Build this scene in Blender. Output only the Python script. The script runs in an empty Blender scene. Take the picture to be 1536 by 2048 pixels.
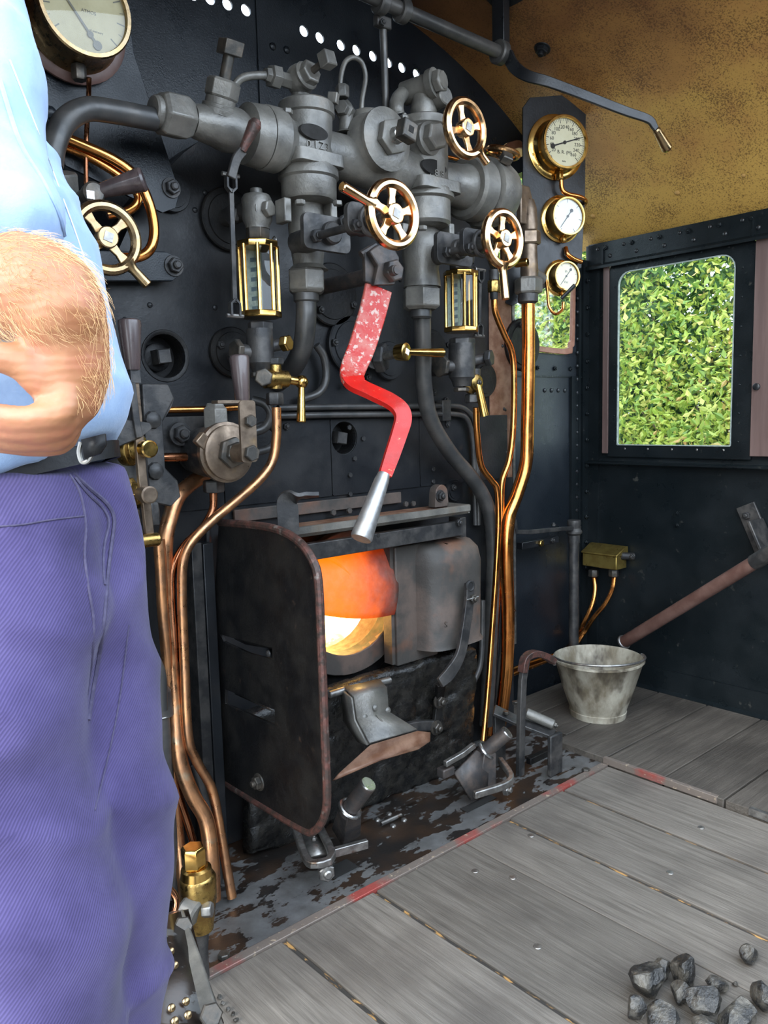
import bpy, bmesh, math, random
from mathutils import Vector as V, Matrix
from mathutils.geometry import tessellate_polygon
from mathutils import noise as mnoise
random.seed(7)
PI = math.pi
C = bpy.context.scene.collection
scene = bpy.context.scene

# ---------------------------------------------------------------- camera
# cab axes: X across the cab, Y towards the smokebox, Z up from the footplate planks
RM = ((0.7511611404, -0.6596586576, -0.0246454162),
      (-0.0966161011, -0.0729317864, -0.9926461019),
      (0.6530101608, 0.7480183219, -0.1185171714))
EYE = V((0, 0, 1.12)); FPX = 1600.0
cd = bpy.data.cameras.new('camera'); cam = bpy.data.objects.new('camera', cd); C.objects.link(cam)
cd.sensor_fit = 'VERTICAL'; cd.sensor_height = 36; cd.lens = 36 * FPX / 2048; cd.clip_start = .02; cd.clip_end = 200
_r = V(RM[0]); _u = -V(RM[1]); _b = -V(RM[2])
cam.matrix_world = Matrix(((_r.x, _u.x, _b.x, 0), (_r.y, _u.y, _b.y, 0), (_r.z, _u.z, _b.z, 1.12), (0, 0, 0, 1)))
scene.camera = cam

# ---------------------------------------------------------------- world, sun, exposure
w = bpy.data.worlds.new('sky'); scene.world = w; w.use_nodes = True
nt = w.node_tree; bg = nt.nodes['Background']
sky = nt.nodes.new('ShaderNodeTexSky'); sky.sky_type = 'HOSEK_WILKIE'
sky.sun_direction = V((-.72, -.25, .62)).normalized(); sky.turbidity = 6; sky.ground_albedo = .4
skm = nt.nodes.new('ShaderNodeMix'); skm.data_type = 'RGBA'; skm.inputs[0].default_value = .6
nt.links.new(sky.outputs[0], skm.inputs[6]); skm.inputs[7].default_value = (.74, .86, 1, 1)
nt.links.new(skm.outputs[2], bg.inputs[0]); bg.inputs[1].default_value = 5.0
sd = bpy.data.lights.new('sun', 'SUN'); sun = bpy.data.objects.new('sun', sd); C.objects.link(sun)
sd.energy = 1.4; sd.angle = math.radians(22); sd.color = (1, .94, .84)
sun.rotation_euler = V((.86, .16, -.62)).to_track_quat('-Z', 'Y').to_euler(); sun.location = (-3, -1, 4)
vs = scene.view_settings; vs.view_transform = 'Standard'; vs.look = 'None'; vs.gamma = 1; vs.use_curve_mapping = False
vs.exposure = 1.0

# ---------------------------------------------------------------- coordinates
def ray(px, py):
    a, b = px - 768, py - 1024
    return V([RM[0][i] * a + RM[1][i] * b + RM[2][i] * FPX for i in range(3)])
def U(px, py, y):                 # point of the plane Y = y
    d = ray(px, py); return EYE + d * (y / d.y)
def UX(px, py, x):
    d = ray(px, py); return EYE + d * (x / d.x)
def UZ(px, py, z=0.0):
    d = ray(px, py); return EYE + d * ((z - 1.12) / d.z)
def UD(px, py, dep):              # point at a distance along the view axis
    return EYE + ray(px, py) * (dep / FPX)
def dep(p): return (V(p) - EYE).dot(V(RM[2]))
def mm(n, p): return n * dep(p) / FPX
EX, EY, EZ = V((1, 0, 0)), V((0, 1, 0)), V((0, 0, 1))
FR = V((0, -1, 0))                # towards the open rear of the cab

# ---------------------------------------------------------------- materials
MAT = {}
def M(name, c1, c2=None, rough=.5, metal=0., scale=18., thr=(.42, .62), bump=0., bscale=90., rvar=.12, coat=0., stretch=None, c3=None, s3=60., t3=(.6, .7), spec=.5, detail=5, em=None, trans=0., alpha=None, ior=None, sheen=0., rnd=0., c4=None, s4=3., t4=(.5, .75)):
    m = bpy.data.materials.new(name); m.use_nodes = True; t = m.node_tree; n = t.nodes; L = t.links.new
    p = n['Principled BSDF']; tc = n.new('ShaderNodeTexCoord'); co = tc.outputs['Object']
    if stretch:
        mp = n.new('ShaderNodeMapping'); mp.inputs['Scale'].default_value = stretch; L(co, mp.inputs[0]); co = mp.outputs[0]
    def nz(s, d=detail, r=.6):
        k = n.new('ShaderNodeTexNoise'); k.inputs['Scale'].default_value = s; k.inputs['Detail'].default_value = d; k.inputs['Roughness'].default_value = r; L(co, k.inputs[0]); return k.outputs[0]
    def rmp(src, a, b, va=0., vb=1.):
        k = n.new('ShaderNodeMapRange'); L(src, k.inputs[0])
        for i, x in enumerate((a, b, va, vb)): k.inputs[i + 1].default_value = x
        return k.outputs[0]
    def mix(f, a, b):
        k = n.new('ShaderNodeMix'); k.data_type = 'RGBA'; L(f, k.inputs[0])
        for i, x in ((6, a), (7, b)):
            if isinstance(x, (tuple, list)): k.inputs[i].default_value = (*x[:3], 1)
            else: L(x, k.inputs[i])
        return k.outputs[2]
    col = c1; base = nz(scale)
    if c2: col = mix(rmp(base, *thr), c1, c2)
    if c3: col = mix(rmp(nz(s3, 3), *t3), col, c3)
    if c4:
        k4 = n.new('ShaderNodeTexNoise'); k4.inputs['Scale'].default_value = s4; k4.inputs['Detail'].default_value = 6; L(tc.outputs['Object'], k4.inputs[0]); col = mix(rmp(k4.outputs[0], *t4), col, c4)
    if rnd:
        oi = n.new('ShaderNodeObjectInfo'); hv = n.new('ShaderNodeHueSaturation'); L(rmp(oi.outputs['Random'], 0, 1, 1 - rnd, 1 + rnd), hv.inputs['Value']); L(col, hv.inputs['Color']); col = hv.outputs[0]
    if isinstance(col, (tuple, list)): p.inputs['Base Color'].default_value = (*col[:3], 1)
    else: L(col, p.inputs['Base Color'])
    p.inputs['Metallic'].default_value = metal
    L(rmp(nz(scale * 2.3, 4), .3, .7, max(rough - rvar, .03), min(rough + rvar, 1)), p.inputs['Roughness'])
    p.inputs['Coat Weight'].default_value = coat; p.inputs['Coat Roughness'].default_value = .12
    p.inputs['Specular IOR Level'].default_value = spec
    p.inputs['Transmission Weight'].default_value = trans
    p.inputs['Sheen Weight'].default_value = sheen
    if ior: p.inputs['IOR'].default_value = ior
    if bump:
        b = n.new('ShaderNodeBump'); b.inputs['Strength'].default_value = min(bump, 1); b.inputs['Distance'].default_value = .002 * max(1, bump); L(nz(bscale, 6), b.inputs['Height']); L(b.outputs[0], p.inputs['Normal'])
    MAT[name] = m
    return m
M('black_paint', (.008, .009, .011), (.016, .018, .021), .34, bump=.25, bscale=140, scale=5, rvar=.1)
M('wall_black', (.005, .0075, .009), (.010, .013, .015), .34, spec=.22, bump=.3, bscale=200, scale=4, c3=(.05, .05, .045), s3=30, t3=(.66, .8))
M('front_black', (.007, .010, .014), (.017, .021, .026), .33, spec=.35, bump=.35, bscale=260, scale=3)
M('clad', (.009, .010, .012), (.022, .022, .023), .4, spec=.3, bump=.3, bscale=120, scale=6, c3=(.07, .045, .032), s3=7, t3=(.66, .86))
M('cast', (.08, .077, .07), (.2, .187, .163), .4, bump=.6, bscale=110, scale=11, metal=.2, spec=.7, thr=(.36, .68), c3=(.16, .12, .08), s3=9, t3=(.62, .85))
M('iron', (.03, .03, .031), (.075, .07, .066), .48, bump=.3, bscale=150, scale=20, metal=.4)
M('nut', (.06, .057, .052), (.12, .1, .08), .45, bump=.2, bscale=200, scale=30, metal=.6)
M('darkpipe', (.045, .045, .045), (.085, .08, .075), .4, bump=.15, bscale=90, scale=12, metal=.3)
M('oily', (.005, .005, .005), (.02, .018, .015), .22, bump=1.6, bscale=110, scale=40, spec=.7)
M('soot', (.004, .004, .0045), (.012, .011, .010), .48, spec=.3, bump=.6, bscale=100, scale=12, c3=(.03, .02, .015), s3=50, t3=(.66, .75))
M('doorcast', (.05, .045, .04), (.11, .08, .065), .6, bump=.5, bscale=110, scale=9, c3=(.16, .075, .045), s3=8, t3=(.58, .75), metal=.15)
M('rust', (.13, .055, .028), (.22, .12, .075), .6, bump=.4, bscale=120, scale=20)
M('rustrim', (.045, .03, .025), (.12, .05, .04), .45, bump=.5, bscale=200, scale=60, metal=.3, c3=(.2, .18, .16), s3=40, t3=(.62, .75))
M('steel', (.42, .42, .42), (.55, .54, .52), .3, metal=1, bump=.1, scale=30)
M('satin', (.4, .4, .4), (.5, .49, .48), .45, metal=.9, bump=.15, scale=40)
M('dullsteel', (.22, .21, .2), (.36, .35, .33), .4, metal=.9, bump=.2, scale=40, c3=(.12, .07, .04), s3=30, t3=(.6, .75))
M('brass', (.72, .47, .15), (.62, .36, .1), .2, metal=1, bump=.05, scale=25, rvar=.06)
M('brassdull', (.42, .28, .09), (.28, .17, .06), .32, metal=1, bump=.25, bscale=160, scale=40, c3=(.1, .07, .03), s3=50, t3=(.58, .72))
M('brassbox', (.46, .34, .1), (.36, .25, .07), .38, metal=.9, bump=.2, scale=30)
M('bronze', (.8, .5, .26), (.7, .4, .18), .2, metal=1, bump=.05, scale=30, rvar=.06)
M('bronzedull', (.32, .23, .13), (.42, .29, .15), .3, metal=1, bump=.12, scale=25, c3=(.26, .24, .18), s3=12, t3=(.55, .8))
M('bronzedark', (.15, .11, .08), (.24, .18, .13), .38, metal=.7, bump=.2, scale=25, c3=(.3, .2, .1), s3=14, t3=(.6, .8))
M('copper', (.86, .36, .10), (.66, .24, .065), .22, metal=1, bump=.08, scale=14, rvar=.08, c3=(.5, .2, .09), s3=50, t3=(.6, .72))
M('copperold', (.62, .30, .14), (.42, .22, .12), .34, metal=.95, bump=.2, scale=20, c3=(.36, .35, .26), s3=16, t3=(.62, .75))
M('copperdark', (.30, .12, .06), (.42, .18, .09), .25, metal=1, bump=.05, scale=14)
M('brownpaint', (.10, .05, .04), (.15, .085, .07), .45, scale=14, bump=.1)
M('woodjamb', (.10, .062, .055), (.14, .09, .08), .5, scale=20, stretch=(1, 1, .1), bump=.15)
M('windowwood', (.24, .10, .06), (.30, .14, .09), .45, scale=30, bump=.1)
M('handle', (.05, .035, .036), (.09, .065, .062), .33, scale=40, stretch=(1, 1, .15), coat=.25)
M('dial', (.78, .72, .55), (.72, .66, .48), .5, scale=12)
M('dialold', (.50, .44, .28), (.42, .36, .22), .6, scale=14)
M('stripe', (.07, .1, .13), None, .5)
M('ink', (.02, .02, .025), None, .6)
M('inkpale', (.16, .15, .13), None, .6)
M('white', (.8, .8, .78), None, .5)
M('roofpaint', (.42, .24, .07), (.3, .16, .05), .5)
M('strip', (.32, .36, .33), (.22, .26, .25), .5, scale=80)
M('redpaint', (.5, .012, .008), (.38, .016, .012), .36, scale=16, bump=.3, bscale=120, c3=(.6, .3, .14), s3=90, t3=(.66, .74), spec=.4)
M('redworn', (.42, .02, .014), (.44, .11, .085), .36, scale=22, thr=(.42, .6), bump=.8, bscale=130, c3=(.5, .33, .28), s3=75, t3=(.55, .62), rvar=.1, spec=.4)
M('leverblack', (.045, .042, .042), (.09, .07, .06), .5, scale=30, bump=.3, metal=.3)
M('plank', (.09, .079, .067), (.185, .165, .143), .55, scale=5, stretch=(15, .9, 15), bump=1.0, bscale=14, thr=(.28, .74), c3=(.21, .19, .165), s3=9, t3=(.66, .8), spec=.4, rnd=.22, c4=(.052, .045, .04), s4=3.5, t4=(.48, .8))
M('plankx', (.058, .05, .042), (.118, .102, .086), .58, scale=5, stretch=(.9, 15, 15), bump=1.0, bscale=14, thr=(.28, .74), c3=(.18, .16, .13), s3=9, t3=(.68, .8), spec=.4, rnd=.2, c4=(.035, .03, .026), s4=3.5, t4=(.45, .75))
M('joint', (.03, .026, .022), (.4, .22, .07), .85, scale=14, thr=(.53, .6), stretch=(6, 1.5, 1))
M('kerbred', (.17, .14, .12), (.3, .06, .05), .5, scale=5, thr=(.5, .62), bump=.5, bscale=140, metal=.3, c3=(.45, .36, .26), s3=70, t3=(.62, .72))
M('underfloor', (.012, .011, .01), None, .9)
M('bucket', (.17, .14, .095), (.4, .37, .3), .55, metal=.2, scale=12, stretch=(1, 1, .5), bump=.4, c3=(.085, .07, .05), s3=16, t3=(.5, .66), thr=(.38, .6))
M('bucketin', (.2, .2, .2), (.27, .27, .26), .5, metal=.6, scale=20)
M('coal', (.012, .012, .012), (.15, .135, .11), .36, scale=26, bump=2.5, bscale=90, thr=(.42, .72), spec=.6, rvar=.25)
M('shirt', (.2, .3, .48), (.28, .39, .56), .8, scale=12, bump=.25, bscale=260, sheen=.2)
M('leather', (.004, .004, .005), (.008, .008, .009), .5, scale=20, bump=.3, spec=.3)
M('whip', (.04, .034, .075), (.06, .052, .1), .8, scale=150)
M('button', (.02, .02, .02), None, .4)
def glassmat(name, col, rough=.02, tint=.0):
    m = bpy.data.materials.new(name); m.use_nodes = True; t = m.node_tree; n = t.nodes
    out = n['Material Output']; n.remove(n['Principled BSDF'])
    tr = n.new('ShaderNodeBsdfTransparent'); tr.inputs[0].default_value = (*col, 1)
    gl = n.new('ShaderNodeBsdfGlossy'); gl.inputs['Roughness'].default_value = rough
    fr = n.new('ShaderNodeLayerWeight'); fr.inputs[0].default_value = .5
    pw = n.new('ShaderNodeMath'); pw.operation = 'POWER'; pw.inputs[1].default_value = 4; t.links.new(fr.outputs['Facing'], pw.inputs[0])
    ad = n.new('ShaderNodeMath'); ad.operation = 'MULTIPLY_ADD'; ad.inputs[1].default_value = .9; ad.inputs[2].default_value = .045; t.links.new(pw.outputs[0], ad.inputs[0])
    mx = n.new('ShaderNodeMixShader'); t.links.new(ad.outputs[0], mx.inputs[0]); t.links.new(tr.outputs[0], mx.inputs[1]); t.links.new(gl.outputs[0], mx.inputs[2])
    t.links.new(mx.outputs[0], out.inputs[0]); MAT[name] = m
glassmat('pane', (.93, .97, .95)); glassmat('gaugeglass', (.96, .97, .94)); glassmat('tubeglass', (.86, .92, .88))
def nodes_of(name):
    m = bpy.data.materials.new(name); m.use_nodes = True; MAT[name] = m
    return m.node_tree, m.node_tree.nodes, m.node_tree.links.new, m.node_tree.nodes['Principled BSDF']
def ramp(n, stops, interp='LINEAR'):
    r = n.new('ShaderNodeValToRGB'); e = r.color_ramp; e.interpolation = interp
    while len(e.elements) < len(stops): e.elements.new(.5)
    for x, (p, c) in zip(e.elements, stops): x.position = p; x.color = (*c, 1)
    return r
def noise(n, L, co, s, d=5, r=.6, stretch=None):
    if stretch:
        mp = n.new('ShaderNodeMapping'); mp.inputs['Scale'].default_value = stretch; L(co, mp.inputs[0]); co = mp.outputs[0]
    k = n.new('ShaderNodeTexNoise'); k.inputs['Scale'].default_value = s; k.inputs['Detail'].default_value = d; k.inputs['Roughness'].default_value = r; L(co, k.inputs[0]); return k.outputs[0]
def math2(n, L, op, a, b):
    k = n.new('ShaderNodeMath'); k.operation = op
    for i, x in ((0, a), (1, b)):
        if isinstance(x, (int, float)): k.inputs[i].default_value = x
        else: L(x, k.inputs[i])
    return k.outputs[0]
# roof: ochre paint, speckled and smoked brown over the middle of the cab
t, n, L, p = nodes_of('roof')
tc = n.new('ShaderNodeTexCoord'); co = tc.outputs['Object']; sp = n.new('ShaderNodeSeparateXYZ'); L(co, sp.inputs[0])
g = n.new('ShaderNodeMapRange'); L(sp.outputs[0], g.inputs[0]); g.inputs[1].default_value = 1.75; g.inputs[2].default_value = 2.75
g2 = math2(n, L, 'MULTIPLY', noise(n, L, co, 3.2, 4), .85); g3 = math2(n, L, 'ADD', math2(n, L, 'MULTIPLY', g.outputs[0], .8), g2)
r1 = ramp(n, [(.28, (.075, .032, .018)), (.58, (.22, .098, .034)), (.84, (.42, .215, .06)), (1.0, (.52, .31, .075))]); L(math2(n, L, 'SUBTRACT', g3, .12), r1.inputs[0])
sp1 = noise(n, L, co, 190, 3, .7); sp2 = noise(n, L, co, 7, 3)
r2 = ramp(n, [(.52, (0, 0, 0)), (.6, (1, 1, 1))]); L(math2(n, L, 'ADD', math2(n, L, 'MULTIPLY', sp1, .72), math2(n, L, 'MULTIPLY', sp2, .3)), r2.inputs[0])
mx = n.new('ShaderNodeMix'); mx.data_type = 'RGBA'; L(math2(n, L, 'MULTIPLY', r2.outputs[0], .8), mx.inputs[0]); L(r1.outputs[0], mx.inputs[6]); mx.inputs[7].default_value = (.085, .035, .012, 1)
L(mx.outputs[2], p.inputs['Base Color']); p.inputs['Roughness'].default_value = .5
b = n.new('ShaderNodeBump'); b.inputs['Strength'].default_value = .25; b.inputs['Distance'].default_value = .002; L(sp1, b.inputs['Height']); L(b.outputs[0], p.inputs['Normal'])
# steel footplate, dusty grey with wet brown patches
t, n, L, p = nodes_of('footplate')
tc = n.new('ShaderNodeTexCoord'); co = tc.outputs['Object']
pa = math2(n, L, 'ADD', math2(n, L, 'MULTIPLY', noise(n, L, co, 9, 9, .66, (1, 1.8, 1)), .75), math2(n, L, 'MULTIPLY', noise(n, L, co, 2.6, 2), .4))
wet = ramp(n, [(.555, (0, 0, 0)), (.565, (1, 1, 1))]); L(pa, wet.inputs[0])
dry = ramp(n, [(.3, (.055, .053, .05)), (.7, (.12, .12, .12))]); L(noise(n, L, co, 14), dry.inputs[0])
wc = ramp(n, [(.4, (.012, .01, .009)), (.62, (.035, .02, .012)), (.75, (.08, .035, .016))]); L(noise(n, L, co, 7), wc.inputs[0])
mx = n.new('ShaderNodeMix'); mx.data_type = 'RGBA'; L(wet.outputs[0], mx.inputs[0]); L(dry.outputs[0], mx.inputs[6]); L(wc.outputs[0], mx.inputs[7]); L(mx.outputs[2], p.inputs['Base Color'])
rr = n.new('ShaderNodeMapRange'); L(wet.outputs[0], rr.inputs[0]); rr.inputs[3].default_value = .5; rr.inputs[4].default_value = .3; L(rr.outputs[0], p.inputs['Roughness'])
b = n.new('ShaderNodeBump'); b.inputs['Strength'].default_value = .25; b.inputs['Distance'].default_value = .001; L(noise(n, L, co, 150), b.inputs['Height']); L(b.outputs[0], p.inputs['Normal'])
# skin
t, n, L, p = nodes_of('skin')
tc = n.new('ShaderNodeTexCoord'); co = tc.outputs['Object']
r1 = ramp(n, [(.3, (.27, .105, .046)), (.5, (.31, .135, .062)), (.72, (.32, .115, .062))]); L(noise(n, L, co, 22, 4), r1.inputs[0]); L(r1.outputs[0], p.inputs['Base Color'])
p.inputs['Roughness'].default_value = .5; p.inputs['Subsurface Weight'].default_value = .15; p.inputs['Subsurface Radius'].default_value = (.01, .004, .002); p.inputs['Subsurface Scale'].default_value = .6
wv = n.new('ShaderNodeTexWave'); wv.bands_direction = 'Z'; wv.inputs['Scale'].default_value = 42; wv.inputs['Distortion'].default_value = 5; wv.inputs['Detail'].default_value = 3; L(co, wv.inputs[0])
b = n.new('ShaderNodeBump'); b.inputs['Strength'].default_value = .16; b.inputs['Distance'].default_value = .0015; L(math2(n, L, 'ADD', wv.outputs[0], math2(n, L, 'MULTIPLY', noise(n, L, co, 160), .9)), b.inputs['Height']); L(b.outputs[0], p.inputs['Normal'])
t, n, L, p = nodes_of('hair'); p.inputs['Base Color'].default_value = (.55, .34, .16, 1); p.inputs['Roughness'].default_value = .45
# purple-blue twill
t, n, L, p = nodes_of('twill')
tc = n.new('ShaderNodeTexCoord'); co = tc.outputs['Object']
r1 = ramp(n, [(.28, (.034, .027, .078)), (.5, (.06, .048, .128)), (.75, (.088, .073, .172))]); L(noise(n, L, co, 9, 6), r1.inputs[0])
mp = n.new('ShaderNodeMapping'); mp.inputs['Rotation'].default_value = (.0, .85, 0); L(co, mp.inputs[0])
wv = n.new('ShaderNodeTexWave'); wv.bands_direction = 'Z'; wv.inputs['Scale'].default_value = 115; wv.inputs['Distortion'].default_value = .6; L(mp.outputs[0], wv.inputs[0])
mx = n.new('ShaderNodeMix'); mx.data_type = 'RGBA'; mx.blend_type = 'MULTIPLY'; mx.inputs[0].default_value = .25; L(r1.outputs[0], mx.inputs[6]); L(wv.outputs[0], mx.inputs[7]); L(mx.outputs[2], p.inputs['Base Color'])
p.inputs['Roughness'].default_value = .9; p.inputs['Sheen Weight'].default_value = .1; p.inputs['Specular IOR Level'].default_value = .15
b = n.new('ShaderNodeBump'); b.inputs['Strength'].default_value = .3; b.inputs['Distance'].default_value = .001; L(wv.outputs[0], b.inputs['Height']); L(b.outputs[0], p.inputs['Normal'])
# leaves, coal fire, red-hot plate
def leafmat(name, cols):
    t, n, L, p = nodes_of(name)
    g = n.new('ShaderNodeNewGeometry'); r1 = ramp(n, cols); L(g.outputs['Random Per Island'], r1.inputs[0]); L(r1.outputs[0], p.inputs['Base Color']); p.inputs['Roughness'].default_value = .45
    tl = n.new('ShaderNodeBsdfTranslucent'); L(r1.outputs[0], tl.inputs[0]); ms = n.new('ShaderNodeMixShader'); ms.inputs[0].default_value = .35
    L(p.outputs[0], ms.inputs[1]); L(tl.outputs[0], ms.inputs[2]); L(ms.outputs[0], n['Material Output'].inputs[0])
leafmat('leaf_yellow', [(0, (.12, .22, .035)), (.45, (.3, .38, .05)), (.8, (.44, .48, .1)), (.95, (.5, .45, .13)), (1, (.52, .3, .11))])
leafmat('leaf_green', [(0, (.03, .09, .03)), (.5, (.07, .16, .045)), (1, (.12, .22, .06))])
M('bark', (.12, .09, .06), (.2, .15, .1), .8, scale=20, bump=.5)
M('pale_ballast', (.3, .28, .24), (.4, .37, .32), .9, scale=4)  # pale ballast ground, colour lightened to bounce light up to the roof
def emissive(name, stops, strength, sc=9, stretch=None):
    t, n, L, p = nodes_of(name); tc = n.new('ShaderNodeTexCoord')
    r1 = ramp(n, stops); L(noise(n, L, tc.outputs['Object'], sc, 4, .55, stretch), r1.inputs[0])
    p.inputs['Base Color'].default_value = (.02, .01, .01, 1); L(r1.outputs[0], p.inputs['Emission Color']); p.inputs['Emission Strength'].default_value = strength
emissive('fire', [(.25, (1, .12, .005)), (.42, (1, .38, .03)), (.55, (1, .75, .25)), (.7, (1, .95, .7))], 9, 11)
emissive('flame', [(.3, (1, .22, .01)), (.45, (1, .5, .04)), (.6, (1, .85, .35))], 7, 14, (1, 1, .35))
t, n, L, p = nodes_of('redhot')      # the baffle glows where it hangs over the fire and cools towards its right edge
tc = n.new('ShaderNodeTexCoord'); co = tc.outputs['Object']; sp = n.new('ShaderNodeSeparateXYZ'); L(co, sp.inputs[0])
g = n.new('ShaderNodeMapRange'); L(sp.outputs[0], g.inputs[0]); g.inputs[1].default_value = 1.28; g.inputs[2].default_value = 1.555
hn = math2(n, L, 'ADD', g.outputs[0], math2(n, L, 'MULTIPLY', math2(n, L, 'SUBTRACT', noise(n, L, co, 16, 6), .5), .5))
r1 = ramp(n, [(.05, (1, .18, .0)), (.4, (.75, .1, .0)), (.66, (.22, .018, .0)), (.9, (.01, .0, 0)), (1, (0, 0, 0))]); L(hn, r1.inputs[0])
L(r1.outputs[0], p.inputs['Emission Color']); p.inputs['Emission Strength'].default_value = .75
r2 = ramp(n, [(.4, (.05, .03, .02)), (.7, (.075, .06, .05))]); L(noise(n, L, co, 40), r2.inputs[0]); L(r2.outputs[0], p.inputs['Base Color']); p.inputs['Roughness'].default_value = .7
b = n.new('ShaderNodeBump'); b.inputs['Strength'].default_value = .6; b.inputs['Distance'].default_value = .003; L(noise(n, L, co, 60), b.inputs['Height']); L(b.outputs[0], p.inputs['Normal'])

# ---------------------------------------------------------------- mesh builder
def frame(a, up=None):
    a = V(a).normalized(); up = V(up) if up is not None else (EZ if abs(a.z) < .9 else EY)
    u = up.cross(a)
    if u.length < 1e-6: u = EX.cross(a)
    u.normalize(); v = a.cross(u); return a, u, v
def crom(pts, k=6):
    pts = [V(p) for p in pts]
    if len(pts) < 3: return pts
    q = [pts[0] * 2 - pts[1]] + pts + [pts[-1] * 2 - pts[-2]]; out = []
    for i in range(1, len(q) - 2):
        a, b, c, d = q[i - 1:i + 3]
        for j in range(k):
            s = j / k; out.append(.5 * ((2 * b) + (c - a) * s + (2 * a - 5 * b + 4 * c - d) * s * s + (3 * b - a - 3 * c + d) * s ** 3))
    out.append(pts[-1]); return out
class B:
    def __init__(s): s.v = []; s.f = []
    def add(s, vs, fs):
        o = len(s.v); s.v += [V(x) for x in vs]; s.f += [[i + o for i in f] for f in fs]; return s
    def lathe(s, p, a, prof, n=20, up=None, rot=0., sx=1., sy=1., cap=True):
        p = V(p); a, u, v = frame(a, up); vs = []; fs = []; rings = []
        for t, r in prof:
            if r < 1e-6: vs.append(p + a * t); rings.append([len(vs) - 1])
            else:
                k = len(vs)
                for i in range(n):
                    th = rot + 2 * PI * i / n; vs.append(p + a * t + u * (r * sx * math.cos(th)) + v * (r * sy * math.sin(th)))
                rings.append(list(range(k, k + n)))
        for A, Bq in zip(rings, rings[1:]):
            if len(A) == 1 and len(Bq) == 1: continue
            for i in range(n):
                j = (i + 1) % n
                if len(A) == 1: fs.append([A[0], Bq[j], Bq[i]])
                elif len(Bq) == 1: fs.append([A[i], A[j], Bq[0]])
                else: fs.append([A[i], A[j], Bq[j], Bq[i]])
        if cap and len(rings[0]) > 1: fs.append(rings[0][::-1])
        if cap and len(rings[-1]) > 1: fs.append(rings[-1])
        return s.add(vs, fs)
    def cyl(s, p, q, r0, r1=None, n=18, ch=.0):
        p, q = V(p), V(q); h = (q - p).length; r1 = r0 if r1 is None else r1
        c = min(ch, h * .4)
        pr = [(0, r0), (h, r1)] if not ch else [(0, r0 - c), (c, r0), (h - c, r1), (h, r1 - c)]
        return s.lathe(p, q - p, pr, n)
    def hexp(s, p, a, r, h, n=6, rot=0., up=None):
        return s.lathe(p, a, [(0, r * .9), (h * .12, r), (h * .85, r), (h, r * .86)], n, up, rot)
    def dome(s, p, a, r, h=None, n=10):
        h = h or r * .7; return s.lathe(p, a, [(0, r), (h * .5, r * .87), (h * .87, r * .5), (h, 0)], n)
    def sph(s, p, r, n=14, a=EZ, sq=1.):
        return s.lathe(V(p) - V(a).normalized() * r * sq, a, [(r * sq * (1 - math.cos(PI * i / 8)), r * math.sin(PI * i / 8) if 0 < i < 8 else 0) for i in range(9)], n)
    def torus(s, p, a, R, r, n=36, m=10, sx=1., flat=1.):
        p = V(p); a, u, v = frame(a); vs = []; fs = []
        for i in range(n):
            th = 2 * PI * i / n; d = u * math.cos(th) * sx + v * math.sin(th); c = p + d * R
            for j in range(m):
                ph = 2 * PI * j / m; vs.append(c + d * (r * math.cos(ph)) + a * (r * flat * math.sin(ph)))
        for i in range(n):
            for j in range(m):
                i2, j2 = (i + 1) % n, (j + 1) % m; fs.append([i * m + j, i2 * m + j, i2 * m + j2, i * m + j2])
        return s.add(vs, fs)
    def tube(s, pts, r, n=10, k=6, rs=None, smooth=True):
        P = crom(pts, k) if smooth else [V(p) for p in pts]; N = len(P)
        vs = []; fs = []; a, u, _ = frame(P[1] - P[0])
        for i, p in enumerate(P):
            tg = (P[min(i + 1, N - 1)] - P[max(i - 1, 0)]).normalized(); u = (u - tg * u.dot(tg)).normalized(); v = tg.cross(u)
            q = r
            if rs:
                x = i / (N - 1) * (len(rs) - 1); j = min(int(x), len(rs) - 2); q = rs[j] + (rs[j + 1] - rs[j]) * (x - j)
            for j in range(n):
                th = 2 * PI * j / n; vs.append(p + u * (q * math.cos(th)) + v * (q * math.sin(th)))
        for i in range(N - 1):
            for j in range(n):
                j2 = (j + 1) % n; fs.append([i * n + j, i * n + j2, (i + 1) * n + j2, (i + 1) * n + j])
        fs.append(list(range(n))[::-1]); fs.append([(N - 1) * n + j for j in range(n)])
        return s.add(vs, fs)
    def sweep(s, pts, wdir, w, t, k=6, smooth=True, ws=None):
        P = crom(pts, k) if smooth else [V(p) for p in pts]; N = len(P); vs = []; fs = []
        for i, p in enumerate(P):
            tg = (P[min(i + 1, N - 1)] - P[max(i - 1, 0)]).normalized(); a = V(wdir); a = (a - tg * a.dot(tg)).normalized(); b = tg.cross(a)
            q = w
            if ws:
                x = i / (N - 1) * (len(ws) - 1); j = min(int(x), len(ws) - 2); q = ws[j] + (ws[j + 1] - ws[j]) * (x - j)
            for sa, sb in ((-1, -1), (1, -1), (1, 1), (-1, 1)): vs.append(p + a * (sa * q / 2) + b * (sb * t / 2))
        for i in range(N - 1):
            for j in range(4):
                j2 = (j + 1) % 4; fs.append([i * 4 + j, i * 4 + j2, i * 4 + 4 + j2, i * 4 + 4 + j])
        fs += [[3, 2, 1, 0], [(N - 1) * 4 + j for j in range(4)]]
        return s.add(vs, fs)
    def box(s, c, d, ax=None):
        c = V(c); ax = ax or (EX, EY, EZ); vs = []
        for x in (-.5, .5):
            for y in (-.5, .5):
                for z in (-.5, .5): vs.append(c + ax[0] * (x * d[0]) + ax[1] * (y * d[1]) + ax[2] * (z * d[2]))
        return s.add(vs, [[0, 1, 3, 2], [4, 6, 7, 5], [0, 4, 5, 1], [2, 3, 7, 6], [0, 2, 6, 4], [1, 5, 7, 3]])
    def mnx(s, a, b):
        a, b = V(a), V(b); return s.box((a + b) / 2, [abs(b[i] - a[i]) for i in range(3)])
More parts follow.
